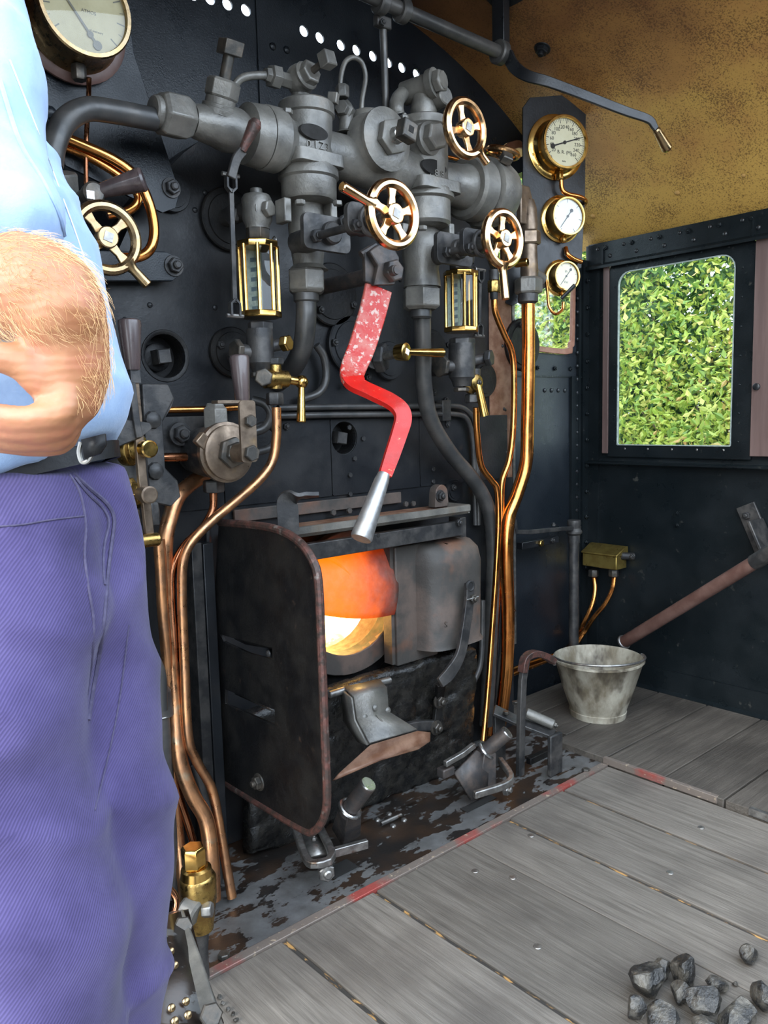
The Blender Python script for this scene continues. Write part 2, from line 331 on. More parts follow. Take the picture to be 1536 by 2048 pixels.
    def prism(s, outs, o, u, v, th):
        """polygon(s) in the u,v plane from o, extruded by th along u x v; outs = [outline, hole, hole...]"""
        o = V(o); u = V(u); v = V(v); nn = u.cross(v).normalized()
        if not isinstance(outs[0][0], (tuple, list, V)): outs = [outs]
        flat = [q for l in outs for q in l]; n = len(flat)
        tri = tessellate_polygon([[V((q[0], q[1], 0)) for q in l] for l in outs])
        f3 = [o + u * q[0] + v * q[1] for q in flat]
        vs = f3 + [p + nn * th for p in f3]; fs = []
        for a, b, c in tri:
            A, Bq, Cq = V(flat[a]), V(flat[b]), V(flat[c])
            if (Bq.x - A.x) * (Cq.y - A.y) - (Bq.y - A.y) * (Cq.x - A.x) < 0: b, c = c, b
            fs += [[a, c, b], [a + n, b + n, c + n]]
        k = 0
        for li, l in enumerate(outs):
            m_ = len(l); area = sum(l[i][0] * l[(i + 1) % m_][1] - l[(i + 1) % m_][0] * l[i][1] for i in range(m_))
            ccw = (area > 0) == (li == 0)
            for i in range(m_):
                j = (i + 1) % m_; q = [k + i, k + j, k + j + n, k + i + n]; fs.append(q if ccw else q[::-1])
            k += m_
        return s.add(vs, fs)
def rrect(x0, y0, x1, y1, r, k=5):
    rs = r if isinstance(r, (tuple, list)) else (r,) * 4; out = []
    for (cx, cy, a), q in zip(((x0, y0, PI), (x1, y0, 1.5 * PI), (x1, y1, 0), (x0, y1, .5 * PI)), rs):
        ox, oy = (cx + q if cx == x0 else cx - q), (cy + q if cy == y0 else cy - q)
        if q < 1e-6: out.append((cx, cy)); continue
        for i in range(k + 1):
            th = a + i / k * PI / 2; out.append((ox + q * math.cos(th), oy + q * math.sin(th)))
    return out
def circ(cx, cy, r, n=28, ry=None):
    return [(cx + r * math.cos(2 * PI * i / n), cy + (ry or r) * math.sin(2 * PI * i / n)) for i in range(n)]
def build_mesh(name, b, mat, ang=32, smooth=True):
    me = bpy.data.meshes.new(name); me.from_pydata(b.v, [], b.f); me.update()
    if smooth:
        me.shade_smooth()
        me.set_sharp_from_angle(angle=math.radians(ang))
    if mat: me.materials.append(MAT[mat])
    return me
def obj(name, b, mat, parent=None, bev=0., ang=32, label=None):
    me = b if isinstance(b, bpy.types.Mesh) else build_mesh(name, b, mat, ang)
    o = bpy.data.objects.new(name, me); C.objects.link(o)
    if parent is not None: link(o, parent)
    if bev:
        md = o.modifiers.new('bevel', 'BEVEL'); md.width = bev; md.segments = 2; md.limit_method = 'ANGLE'; md.angle_limit = math.radians(40); md.harden_normals = False
    if label: o['label'] = label
    return o
def link(o, parent):
    o.parent = parent
    if parent.type == 'EMPTY': o.matrix_parent_inverse = Matrix.Translation(-parent.location)
def tag(o, label, cat, group=None):
    o['label'] = label; o['category'] = cat
    if group: o['group'] = group
    return o
def thing(name, label, cat, loc, group=None):
    o = bpy.data.objects.new(name, None); o.empty_display_size = .05; C.objects.link(o); o.location = V(loc); return tag(o, label, cat, group)
def struct(name, b, mat, parent=None, **k):
    o = obj(name, b, mat, parent, **k); o['kind'] = 'structure'; return o
_sh = {}
def place(name, key, mk, mat, parent, p, a, spin=0.):
    """a small repeated piece: shared mesh made once along +Z, copied to p along axis a"""
    key = (key, mat)
    if key not in _sh: _sh[key] = build_mesh(name, mk(), mat)
    o = bpy.data.objects.new(name, _sh[key]); C.objects.link(o)
    a, u, v = frame(a); mtx = Matrix(((u.x, v.x, a.x, p[0]), (u.y, v.y, a.y, p[1]), (u.z, v.z, a.z, p[2]), (0, 0, 0, 1))) @ Matrix.Rotation(spin, 4, 'Z')
    o.parent = parent
    if parent.type == 'EMPTY': o.matrix_parent_inverse = Matrix.Translation(-parent.location)
    o.matrix_basis = mtx; return o
def rivet(parent, p, a, r=.006, mat='black_paint', name='rivet'):
    return place(name, ('rv', round(r, 4)), lambda: B().dome((0, 0, 0), EZ, r), mat, parent, p, a)
def bolt(parent, p, a, r=.012, mat='nut', stud=True, name='bolt', spin=None, washer=False):
    def mk():
        b = B()
        if washer: b.lathe((0, 0, 0), EZ, [(0, r * 1.35), (r * .2, r * 1.3)], 18)
        b.hexp((0, 0, 0), EZ, r, r * .9)
        if stud: b.lathe((0, 0, r * .8), EZ, [(0, r * .55), (r * .45, r * .52), (r * .6, r * .35), (r * .6, 0)], 12)
        return b
    return place(name, ('bt', round(r, 4), stud, washer), mk, mat, parent, p, a, random.uniform(0, 1) if spin is None else spin)
def text_mesh(txt, size, extr=.0004, align='CENTER'):
    cu = bpy.data.curves.new('t', 'FONT'); cu.body = txt; cu.size = size; cu.extrude = extr; cu.align_x = align; cu.align_y = 'CENTER'; cu.resolution_u = 3
    o = bpy.data.objects.new('t', cu); C.objects.link(o); dg = bpy.context.evaluated_depsgraph_get(); me = bpy.data.meshes.new_from_object(o.evaluated_get(dg))
    bpy.data.objects.remove(o); return me
def put_text(b, txt, size, p, ux, uy, extr=.0004):
    me = text_mesh(txt, size, extr); nn = V(ux).cross(V(uy)); b.add([V(p) + V(ux) * q.co.x + V(uy) * q.co.y + nn * q.co.z for q in me.vertices], [list(f.vertices) for f in me.polygons]); bpy.data.meshes.remove(me)

# ================================================================ SETTING
XC, XR, XL = 1.45, 2.825, .075        # boiler centre line, cab side sheets
YF, YB = 1.944, 1.80                  # cab front sheet, boiler backhead
def roofz(x): return .58 + math.sqrt(1.817 ** 2 - (x - XC) ** 2)
# ---- floor
floor = struct('floor', B().mnx((XL, -1.2, -.08), (XR, YF, -.034)), 'underfloor')
sm = [.10, .355, .62, .88, 1.14, 1.452, 1.629, 1.88, 2.121]
for i, (a, b_) in enumerate(zip(sm, sm[1:])):
    g = .0045 if i not in (4, 5) else .003
    g0 = .0014 if i == 5 else .006; g1 = .0014 if i == 4 else .006
    bb = B(); y0, y1 = -1.15, 1.372; zt = -.0006 * (i % 3)
    vs = []; fs = []; N = 26
    for k in range(N + 1):                   # worn, slightly wavy edges
        y = y0 + (y1 - y0) * k / N; e = .0022
        for x in (a + g0 + e * mnoise.noise((i * 7.1, y * 6, 0)), b_ - g1 + e * mnoise.noise((i * 7.1 + 50, y * 6, 0))):
            vs += [(x, y, zt), (x, y, -.034)]
    for k in range(N):
        o = k * 4; q = o + 4
        fs += [[o, o + 2, q + 2, q], [o + 1, o, q, q + 1], [o + 2, o + 3, q + 3, q + 2]]
    fs += [[0, 1, 3, 2], [N * 4, N * 4 + 2, N * 4 + 3, N * 4 + 1]]
    bb.add(vs, fs); o = obj('plank', bb, 'plank', floor, bev=.002)
for i, x in enumerate(sm[3:8]):
    w_ = .0005 if i == 2 else .0058
    obj('joint_filling', B().mnx((x - w_, -1.1, -.034), (x + w_, 1.37, -.006)), 'joint', floor)
for q in ((1340, 1745), (1025, 1755), (1062, 1671), (1075, 1893), (1402, 1655), (950, 1742)):
    place('nail_head', 'nailh', lambda: B().lathe((0, 0, 0), EZ, [(0, .009), (.0012, .008)], 14), 'dullsteel', floor, UZ(*q, 0), EZ)
# raised boards on the right, laid across the cab
yb = [1.93, 1.78, 1.59, 1.39, 1.19, 1.0, .80, .60, .40, .2, 0, -.2, -.6]
RAISE = .018
for i, (a, b_) in enumerate(zip(yb, yb[1:])):
    xa = 2.127 if a < 1.6 else 2.20
    obj('plank', B().mnx((xa, b_ + .003, -.034), (2.80, a - .003, RAISE - .0008 * (i % 2))), 'plankx', floor, bev=.002)
obj('edge_strip', B().mnx((2.121, 1.02, .0), (2.137, 1.395, RAISE + .003)), 'kerbred', floor, bev=.001)
obj('edge_strip', B().mnx((2.121, .55, .0), (2.137, .93, RAISE + .003)), 'dullsteel', floor, bev=.001)
# steel footplate before the boiler and its angle kerb
fp = struct('floor_plate', B().mnx((.30, 1.398, -.03), (2.19, YB + .1, -.002)), 'footplate')
kb = struct('trim_1', B().mnx((.60, 1.374, -.03), (2.118, 1.398, .004)), 'kerbred', bev=.0015)
# skirting angle along the side sheet
struct('baseboard_right', B().prism([(0, 0), (.03, 0), (.03, .012), (.012, .02), (.012, .10), (0, .10)], (XR, -.6, RAISE - .01), -EX, EZ, 2.5), 'wall_black')

# ---- side sheet with the sliding window
WY0, WY1, WZ0, WZ1 = 1.27, 1.835, .945, 1.70
wr = struct('wall_right', B().prism([[(-1.2, -.05), (YF, -.05), (YF, 1.79), (-1.2, 1.79)], rrect(WY0, WZ0, WY1, WZ1, .02)], (XR + .02, 0, 0), EY, EZ, -.02), 'wall_black')
win = struct('window_1', B().prism([rrect(1.262, .938, 1.838, 1.712, (.004, .004, .06, .06)), rrect(1.335, .985, 1.795, 1.652, (.006, .006, .05, .05))], (XR - .014, 0, 0), EY, EZ, .012), 'wall_black', bev=.0015)
obj('pane', B().mnx((XR - .006, 1.32, .97), (XR - .003, 1.81, 1.67)), 'pane', win)
obj('gasket', B().prism([rrect(1.333, .983, 1.797, 1.654, (.006, .006, .05, .05)), rrect(1.337, .987, 1.793, 1.650, (.006, .006, .046, .046))], (XR - .016, 0, 0), EY, EZ, .008), 'strip', win)
obj('sliding_stile', B().mnx((XR - .011, 1.298, .975), (XR - .002, 1.333, 1.67)), 'black_paint', win, bev=.001)
for k in range(7):
    for yy in (1.81, 1.308): rivet(win, (XR - .014, yy, 1.0 + k * .1), -EX, .004, 'wall_black')
for k in range(5):
    for zz in (.97, 1.676): rivet(win, (XR - .014, 1.36 + k * .1, zz), -EX, .0045, 'dullsteel' if zz < 1 else 'wall_black')
for i, (a, b_) in enumerate(((1.836, 1.862), (1.05, 1.264))):
    struct('trim_%d' % (2 + i), B().mnx((XR - .02, a, .95), (XR - .001, b_, 1.70)), 'woodjamb', bev=.002)
place('catch_knob', 'knob1', lambda: B().lathe((0, 0, 0), EZ, [(0, .012), (.008, .012), (.01, .008), (.01, 0)], 18), 'black_paint', win, (XR - .02, 1.245, 1.19), -EX)
struct('trim_4', B().prism([(0, 0), (.032, 0), (.036, .004), (.036, .010), (.006, .014), (0, .03)], (XR, -1.0, .905), -EX, EZ, 2.93), 'wall_black')      # sill lip
t5 = struct('trim_5', B().prism([(0, 0), (.012, -.014), (.04, -.022), (.04, -.012), (.022, .0), (.022, .075), (0, .075)], (XR, -1.0, 1.70), -EX, EZ, 2.94), 'wall_black')    # cant rail angle
for k in range(9):
    y = 1.885 - k * .115
    rivet(t5, (XR - .022, y, 1.756), -EX, .0075); bolt(t5, (XR - .022, y - .035, 1.756), -EX, .009, 'wall_black')
    rivet(t5, (XR - .022, y - .055, 1.722), -EX, .0085)
for y in (1.86, 1.27): obj('stiffener', B().mnx((XR - .03, y - .003, 1.69), (XR - .02, y + .003, 1.765)), 'wall_black', t5)
for q in ((1232, 928), (1320, 930), (1500, 934), (1355, 1026), (1355, 1050)): bolt(wr, UX(*q, XR), -EX, .008, 'wall_black')
obj('bolt_pad', B().prism(rrect(-.012, -.03, .012, .03, .004), UX(1355, 1038, XR), -EY, EZ, .005), 'wall_black', wr)
# ---- left side sheet, cut away beside the driver
wl = struct('wall_left', B().prism([(1.22, -.05), (YF, -.05), (YF, 1.79), (1.22, 1.79)], (XL, 0, 0), EY, EZ, -.02), 'wall_black')
# ---- roof
bb = B(); N = 40; xs = [XL - .02 + (XR - XL + .04) * i / N for i in range(N + 1)]
prof = [(x, roofz(min(max(x, XL), XR))) for x in xs]
vs = []; fs = []
for x, z in prof:
    for y in (.75, YF + .12): vs += [(x, y, z), (x, y, z + .012)]
for i in range(N):
    o, q = i * 4, i * 4 + 4; fs += [[o, o + 2, q + 2, q], [o + 1, q + 1, q + 3, o + 3], [o, q, q + 1, o + 1], [o + 2, o + 3, q + 3, q + 2]]
bb.add(vs, fs); roof = struct('ceiling', bb, 'roof')
def roof_at(px, py):
    d = ray(px, py); s = 0.0005
    while True:
        p = EYE + d * s
        if p.z >= roofz(min(max(p.x, XL), XR)): return p
        s += 2e-6 if False else .00001
def roofn(p): return (V((XC, p.y, .58)) - V(p)).normalized()
for q in ((1186, 432), (1239, 417), (1295, 401), (1355, 385), (1420, 367), (1488, 350)):
    p = roof_at(*q); rivet(roof, p, roofn(p), .0105, 'roofpaint')
p = roof_at(1085, 96); bolt(roof, p, roofn(p), .02, 'black_paint', washer=True)
# ---- cab front sheet: arched top, spectacle window, row of ventilation holes, opening round the boiler
def arch(x0, x1, z0, rad, cz, n=24, cx=XC):
    pts = [(x1, z0)]; hx = (x1 - x0) / 2; a0 = math.acos(min(1, hx / rad))
    for i in range(n + 1):
        a = a0 + (PI - 2 * a0) * i / n; pts.append((cx + rad * math.cos(a), cz + rad * math.sin(a)))
    return pts + [(x0, z0)]
BR = .72
outl = [(XL, -.05), (XR, -.05)] + [(x, z + .004) for x, z in reversed(prof[1:-1])]
hols = [arch(XC - .62, XC + .62, .1, .62, 1.22)]
for q in ((385, -12), (420, -3), (455, 8), (492, 20), (608, 62), (640, 75), (682, 90), (713, 100), (746, 112), (777, 125), (804, 135), (833, 148)):
    p = U(*q, YF); hols.append(circ(p.x, p.z, .015, 16))
SPW = [(2.30, 1.36), (2.66, 1.345), (2.70, 1.375), (2.715, 1.43), (2.715, 1.86), (2.68, 1.91), (2.42, 2.08), (2.34, 2.085), (2.29, 2.05), (2.275, 1.98), (2.275, 1.39)]
hols.append([(q.x, q.y) for q in crom([V((a, b_, 0)) for a, b_ in SPW], 3)][:-1])
wf = struct('wall_front', B().prism([outl] + hols, (0, YF, 0), EX, EZ, -.006), 'front_black')
w2 = struct('window_2', B().prism([hols[-1], [(2.5 + (a - 2.5) * .9, 1.70 + (b_ - 1.70) * .94) for a, b_ in hols[-1]]], (0, YF - .004, 0), EX, EZ, .012), 'windowwood', bev=.002)
obj('pane', B().prism([[(2.5 + (a - 2.5) * .97, 1.70 + (b_ - 1.70) * .98) for a, b_ in hols[-1]]], (0, YF + .004, 0), EX, EZ, -.004), 'pane', w2)
# seams, corner angle and its rivets
obj('cover_strip', B().mnx((U(516, 100, YF).x - .004, YF - .006, 1.6), (U(516, 100, YF).x + .002, YF, 2.38)), 'front_black', wf)
for q in ((545, 93), (573, 100), (690, 185), (560, 255)): rivet(wf, U(*q, YF), FR, .011, 'front_black')
t6 = struct('trim_6', B().mnx((2.745, YF - .014, 0), (2.758, YF - .002, 1.70)), 'wall_black')
t7 = struct('trim_7', B().prism([(0, 0), (-.05, 0), (-.05, .012), (-.012, .012), (-.012, .06), (0, .06)], (XR, YF, 0), EX, -EY, -1.72), 'wall_black')
for k in range(24):
    z = 1.62 - k * .053
    if z > .35: rivet(t6, (2.735, YF - .012, z), FR, .0075)
    if k % 2 == 0: bolt(t7, (2.797, YF - .012, z + .02), FR, .010, 'wall_black')
obj('rivet_strip', B().mnx((2.70, YF - .012, .3), (2.747, YF - .001, 1.26)), 'wall_black', t6)
obj('belt_strip', B().mnx((2.2, YF - .006, 1.256), (2.78, YF - .001, 1.262)), 'wall_black', t6)
for k in range(5): rivet(wf, (2.71 - k * .043, YF - .001, 1.205), FR, .009)
for x in (2.49, 2.60, 2.70): bolt(wf, (x, YF - .001, 1.29), FR, .009, 'wall_black')
# ---- outside
gr = struct('ground', B().mnx((-40, -40, -1.7), (40, 40, -1.6)), 'pale_ballast')
def shrub(name, label, c, rad, nleaf, lm, ls, nbr=10, seed=1):
    rnd = random.Random(seed); root = thing(name, label, 'shrub', (c[0], c[1], -1.6)); vs = []; fs = []
    cl = []
    for _ in range(int(60)):
        a, h_ = rnd.uniform(0, 2 * PI), rnd.uniform(-1, 1); rr = math.sqrt(1 - h_ * h_); k = rnd.uniform(.72, 1.0)
        cl.append(V((c[0] + rad[0] * k * rr * math.cos(a), c[1] + rad[1] * k * rr * math.sin(a), c[2] + rad[2] * k * h_)))
    for i in range(nleaf):
        q = rnd.choice(cl); s = min(rad) * .36
        p = q + V((rnd.gauss(0, s), rnd.gauss(0, s), rnd.gauss(0, s)))
        if p.x > c[0] + rad[0] * .4: continue
        L_ = ls * rnd.uniform(.6, 1.3); a = V((rnd.gauss(0, 1), rnd.gauss(0, 1), rnd.gauss(.3, .8))).normalized(); nn = V((rnd.gauss(-.5, .7), rnd.gauss(-.3, .7), rnd.gauss(.6, .6)))
        s_ = a.cross(nn)
        if s_.length < .01: continue
        s_.normalize(); k = len(vs); fold = a.cross(s_) * L_ * .12
        vs += [p, p + a * L_ * .45 + s_ * L_ * .24 + fold, p + a * L_, p + a * L_ * .45 - s_ * L_ * .24 + fold]; fs += [[k, k + 1, k + 2], [k, k + 2, k + 3]]
    bb = B(); bb.v = vs; bb.f = fs; me = bpy.data.meshes.new('foliage'); me.from_pydata(vs, [], fs); me.materials.append(MAT[lm]); o = obj('foliage', me, None, root); o['kind'] = 'stuff'
    for i in range(nbr):
        q = rnd.choice(cl); b2 = V((c[0] + rnd.uniform(-.2, .2), c[1] + rnd.uniform(-.2, .2), -1.6)); md = (b2 + q) / 2 + V((rnd.uniform(-.3, .3), rnd.uniform(-.3, .3), rnd.uniform(-.1, .4)))
        obj('branch', B().tube([b2, md, q], .02, 6, 5, [.04, .02, .007]), 'bark', root)
    return root
shrub('laurel_bush', 'bright yellow-green bush filling the lower part of the side window', (5.3, 1.9, 0.35), (1.15, 1.5, 1.55), 56000, 'leaf_yellow', .05, 12, 3)
shrub('laurel_bush', 'tall yellow-green bush at the upper right of the side window', (5.5, .9, 1.9), (1.0, 1.15, 1.5), 42000, 'leaf_yellow', .05, 12, 5)
shrub('broadleaf_tree', 'darker green tree at the top left corner of the side window', (6.6, 3.0, 2.3), (1.2, 1.4, 2.0), 22000, 'leaf_green', .10, 14, 8)
shrub('laurel_bush', 'yellow-green bush seen through the front spectacle window', (5.2, 4.1, .9), (1.1, 1.4, 1.9), 34000, 'leaf_yellow', .052, 10, 11)
shrub('broadleaf_tree', 'dark green tree behind the bushes along the line', (7.6, 1.0, 1.6), (1.2, 2.2, 2.6), 20000, 'leaf_green', .13, 14, 14)
shrub('broadleaf_tree', 'dark green tree beyond the front spectacle window', (7.0, 5.6, 1.6), (1.4, 1.9, 2.4), 18000, 'leaf_green', .13, 14, 17)
shrub('broadleaf_tree', 'far dark tree filling the gaps between the bushes', (10.2, 4.2, 2.0), (1.6, 4.5, 3.6), 26000, 'leaf_green', .24, 14, 21)
# tender bulkhead behind the crew
tn = struct('wall_tender', B().mnx((-.35, -1.62, -.2), (3.2, -1.55, 1.55)), 'wall_black')
obj('coal_plate', B().mnx((.3, -2.4, 1.2), (2.6, -1.62, 1.75)), 'soot', tn)

# ================================================================ BOILER BACKHEAD
bh = thing('boiler_backhead', 'black boiler backhead with rounded top filling the front of the cab', 'boiler', (XC, YB, 0))
FH = V((U(702, 1205, 1.76).x, 1.76, U(702, 1205, 1.76).z))            # firehole centre
FHR = .165
wash1, wash2 = U(331, 712, YB), U(687, 876, YB)
fro = B().prism([arch(XC - BR, XC + BR, .0, BR, 1.22, 30), circ(FH.x, FH.z, FHR + .03, 36, FHR + .015), circ(wash1.x, wash1.z, .052, 28), circ(wash2.x, wash2.z, .046, 28)], (0, YB + .012, 0), EX, EZ, .012)
obj('back_plate', fro, 'clad', bh)
sh = arch(XC - BR + .002, XC + BR - .002, .0, BR - .002, 1.22, 30); inn = arch(XC - BR + .03, XC + BR - .03, .0, BR - .03, 1.22, 30)
bb = B(); n_ = len(sh); vs = [(x, YB + .012, z) for x, z in sh] + [(x, 3.4, z) for x, z in sh]
bb.add(vs, [[i, i + n_, (i + 1) % n_ + n_, (i + 1) % n_] for i in range(n_)] + [list(range(n_, 2 * n_))])
obj('boiler_shell', bb, 'clad', bh)
# cladding sheets of the lower backhead with their seams and screws
lowX = [XC - BR + .03, 1.03, 1.375, 1.72, XC + BR - .03]
pz = U(690, 838, YB).z
for i, (a, b_) in enumerate(zip(lowX, lowX[1:])):
    hl = [rrect(a + .0015, .90, b_ - .0015, pz, .006)]
    if a < wash2.x < b_: hl.append(circ(wash2.x, wash2.z, .047, 28))
    obj('cladding_sheet', B().prism(hl, (0, YB, 0), EX, EZ, .005), 'clad', bh, bev=.001)
for q in ((697, 855), (725, 877), (708, 917), (699, 950), (699, 988), (865, 963), (865, 938)): bolt(bh, U(*q, YB - .005), FR, .0075, 'iron', stud=False, name='screw')
for q in ((571, 853), (890, 800), (893, 846), (895, 690), (598, 838), (866, 785), (735, 755)): bolt(bh, U(*q, YB - .004), FR, .010, 'iron')
for q in ((410, 385), (390, 420), (250, 640), (430, 615), (300, 610), (372, 1160), (1020, 700), (1010, 820), (800, 560)): rivet(bh, U(*q, YB - .001), FR, .007, 'clad', name='screw')
# washout plugs in their recesses
for i, (c, r_) in enumerate(((wash1, .052), (wash2, .046))):
    wb = obj('washout_cup', B().lathe((c.x, YB + .06, c.z), FR, [(0, 0), (.0, r_), (.06, r_), (.062, r_ + .004), (.062, r_ + .009), (.058, r_ + .012)], 32, cap=False), 'soot', bh)
    obj('washout_plug', B().lathe((c.x, YB + .055, c.z), FR, [(0, .034), (.012, .034), (.014, .03)], 24), 'soot', wb)
    obj('plug_square', B().lathe((c.x, YB + .045, c.z), FR, [(0, .024), (.04, .024), (.043, .021)], 4, rot=.9 if i == 0 else .62), 'iron', wb)
# round pads and flanges on the plate
for (px, py, r_, mt) in ((455, 440, 62, 'soot'), (660, 590, 62, 'soot'), (700, 690, 58, 'clad'), (462, 705, 50, 'soot'), (775, 722, 38, 'clad'), (1042, 690, 52, 'soot'), (905, 980, 22, 'clad'), (860, 700, 40, 'soot'), (965, 760, 35, 'soot'), (340, 385, 40, 'clad')):
    c = U(px, py, YB - .004); R_ = mm(r_, c)
    obj('stud_pad', B().lathe(c, FR, [(0, R_), (.010, R_), (.013, R_ * .96), (.013, R_ * .8), (.016, R_ * .78), (.016, 0)], 32), mt, bh)
for q in ((668, 685), (715, 722), (690, 770), (640, 620), (705, 610), (440, 690), (480, 740), (1040, 650), (1045, 740), (905, 975)): bolt(bh, U(*q, YB - .018), FR, .011, 'iron')
# rust-stained strip at the right-hand edge, steel-coloured strip beyond it put in for the glint in the gap
e = U(1022, 800, YB); obj('edge_strip', B().mnx((2.05, YB - .004, .9), (2.165, YB - .001, 1.52)), 'rust', bh, bev=.001, label='rust-brown worn strip')
obj('glint_strip', B().mnx((2.172, YB - .002, .3), (2.184, YB + .01, 1.52)), 'dullsteel', bh)
for q in ((1005, 692), (1008, 818), (1012, 860), (1013, 905)): rivet(bh, U(*q, YB - .004), FR, .006, 'iron')
# firebox cavity, fire bed and flames
bb = B(); ring = lambda y, r, rz: [(FH.x + r * math.cos(2 * PI * i / 32), y, FH.z + rz * math.sin(2 * PI * i / 32)) for i in range(32)]
R0, R1 = ring(1.76, FHR, FHR * .92), ring(1.87, FHR * 1.02, FHR * .95)
bb.add(R0 + R1, [[i, (i + 1) % 32, (i + 1) % 32 + 32, i + 32] for i in range(32)]); obj('firehole_tunnel', bb, 'rust', bh)
bb = B(); x0, x1, y0, y1, z0, z1 = .95, 2.0, 1.87, 3.3, .12, 1.5
P8 = [(x, y, z) for x in (x0, x1) for y in (y0, y1) for z in (z0, z1)]
bb.add(P8, [[0, 1, 3, 2], [4, 6, 7, 5], [2, 3, 7, 6], [0, 2, 6, 4], [1, 5, 7, 3]]); obj('firebox_lining', bb, 'rust', bh)
bb = B(); bb.prism([[(x0, z0), (x1, z0), (x1, z1), (x0, z1)], circ(FH.x, FH.z, FHR * 1.02, 32, FHR * .95)], (0, 1.882, 0), EX, EZ, .012); obj('firebox_back', bb, 'rust', bh)
bb = B(); N = 26; vs = []; fs = []
for i in range(N + 1):
    for j in range(N + 1):
        x, y = x0 + (x1 - x0) * i / N, y0 + .03 + (y1 - y0) * j / N
        vs.append((x, y, .40 + .12 * (j / N) + .05 * mnoise.noise((x * 14, y * 14, 3)) + .04 * mnoise.noise((x * 30, y * 30, 9))))
for i in range(N):
    for j in range(N): k = i * (N + 1) + j; fs.append([k, k + N + 1, k + N + 2, k + 1])
bb.add(vs, fs); obj('fire_bed', bb, 'fire', bh, label='white-hot coal fire')
rnd = random.Random(4); 
for i in range(34):
    x, y, h_ = rnd.uniform(1.1, 1.85), rnd.uniform(1.98, 2.6), rnd.uniform(.2, .5); z = .40 + .1 * (y - 2)
    b2 = V((x, y, z)); obj('flame', B().tube([b2, b2 + V((rnd.uniform(-.03, .03), -.01, h_ * .4)), b2 + V((rnd.uniform(-.06, .06), -.03, h_ * .75)), b2 + V((rnd.uniform(-.08, .08), -.05, h_))], .04, 7, 4, [.05, .06, .035, .002]), 'flame', bh)
fl = bpy.data.lights.new('fire_glow', 'POINT'); flo = bpy.data.objects.new('fire_glow', fl); C.objects.link(flo); fl.energy = 5; fl.color = (1, .33, .05); fl.shadow_soft_size = .12; flo.location = (FH.x - .02, 2.15, FH.z - .05)

# ---- firehole ring and baffle
fr_ = thing('firehole_ring', 'dark iron ring around the glowing firehole', 'ring', (FH.x, 1.78, FH.z - .2))
obj('ring', B().prism([circ(FH.x, FH.z, FHR + .062, 40, FHR + .045), circ(FH.x, FH.z, FHR, 40, FHR * .92)], (0, YB + .01, 0), EX, EZ, .055), 'doorcast', fr_, bev=.006)
obj('outer_lip', B().prism([circ(FH.x, FH.z, FHR + .11, 40, FHR + .085), circ(FH.x, FH.z, FHR + .058, 40, FHR + .042)], (0, YB + .01, 0), EX, EZ, .028), 'soot', fr_, bev=.005)
baf = thing('firehole_baffle', 'curved baffle plate glowing orange in the firehole', 'baffle plate', (FH.x, 1.74, FH.z))
vs = []; fs = []; NA, NT = 20, 10
tl, tr = U(600, 1090, 1.735), U(782, 1098, 1.735); bl, br_ = U(600, 1222, 1.705), U(785, 1228, 1.705)
for i in range(NA + 1):
    u_ = i / NA
    for j in range(NT + 1):
        v_ = j / NT; p = (tl * (1 - u_) + tr * u_) * (1 - v_) + (bl * (1 - u_) + br_ * u_) * v_
        bul = .03 * math.sin(PI * v_ * .9) + .022 * math.sin(PI * u_); p = p + V((0, -bul, -.012 * math.sin(PI * u_) * v_)); vs.append(p)
for i in range(NA):
    for j in range(NT): k = i * (NT + 1) + j; fs.append([k, k + NT + 1, k + NT + 2, k + 1])
bb = B().add(vs, fs); o = obj('baffle_plate', bb, 'redhot', baf); md = o.modifiers.new('s', 'SOLIDIFY'); md.thickness = .012; md.offset = 1
arcp = [U(640, 1102, 1.70), U(690, 1135, 1.68), U(715, 1180, 1.675), U(722, 1232, 1.69)]
obj('worn_ridge', B().tube([p + V((0, .006, 0)) for p in arcp], .006, 6), 'redhot', baf)

# ---- right-hand fire door casting with its lever
dr = thing('fire_door', 'heavy cast fire door with rounded shoulder right of the firehole', 'fire door', (1.68, 1.66, .4))
def casing(ox0, ox1, yf):
    pr = []
    return pr
yd = 1.60
a0, a1 = U(790, 1090, 1.70), U(858, 1095, 1.70)
dl, dr_, dt, db = U(795, 1200, 1.69).x, U(968, 1200, 1.645).x, U(880, 1088, 1.62).z, U(880, 1306, 1.62).z
obj('inner_panel', B().mnx((U(788, 1200, 1.70).x, 1.69, U(820, 1326, 1.69).z), (U(860, 1200, 1.69).x + .03, 1.74, U(820, 1090, 1.69).z)), 'doorcast', dr, bev=.004)
prof = []          # plan section of the shell: rises from the inner panel, rounds over to the right
xs0 = U(850, 1200, 1.66).x
sec = [(xs0 - .01, 1.695), (xs0 + .0, 1.67), (xs0 + .015, 1.645), (xs0 + .045, 1.628), (xs0 + .11, 1.622), (dr_ - .05, 1.628), (dr_ - .02, 1.64), (dr_, 1.67), (dr_, 1.77)]
sec = [(q.x, q.y) for q in crom([V((a, b_, 0)) for a, b_ in sec], 3)]
zs = [(db, -.004), (db + .012, .004), (dt - .075, .0), (dt - .035, .008), (dt - .012, .03), (dt, .075), (dt + .001, .14)]
vs = []; fs = []; m_ = len(sec)
for z, off in zs:
    for x, y in sec: vs.append((x - (off * .5 if x > xs0 + .1 else 0), min(y + off, 1.775), z))
for i in range(len(zs) - 1):
    for j in range(m_ - 1): k = i * m_ + j; fs.append([k, k + 1, k + m_ + 1, k + m_])
fs.append([j for j in range(m_)][::-1])
obj('door_shell', B().add(vs, fs), 'doorcast', dr, ang=50)
for px in (872, 905): obj('hanger_lug', B().mnx(U(px - 8, 1092, 1.70), U(px + 10, 1070, 1.74) + V((0, .02, 0))), 'doorcast', dr, bev=.003)
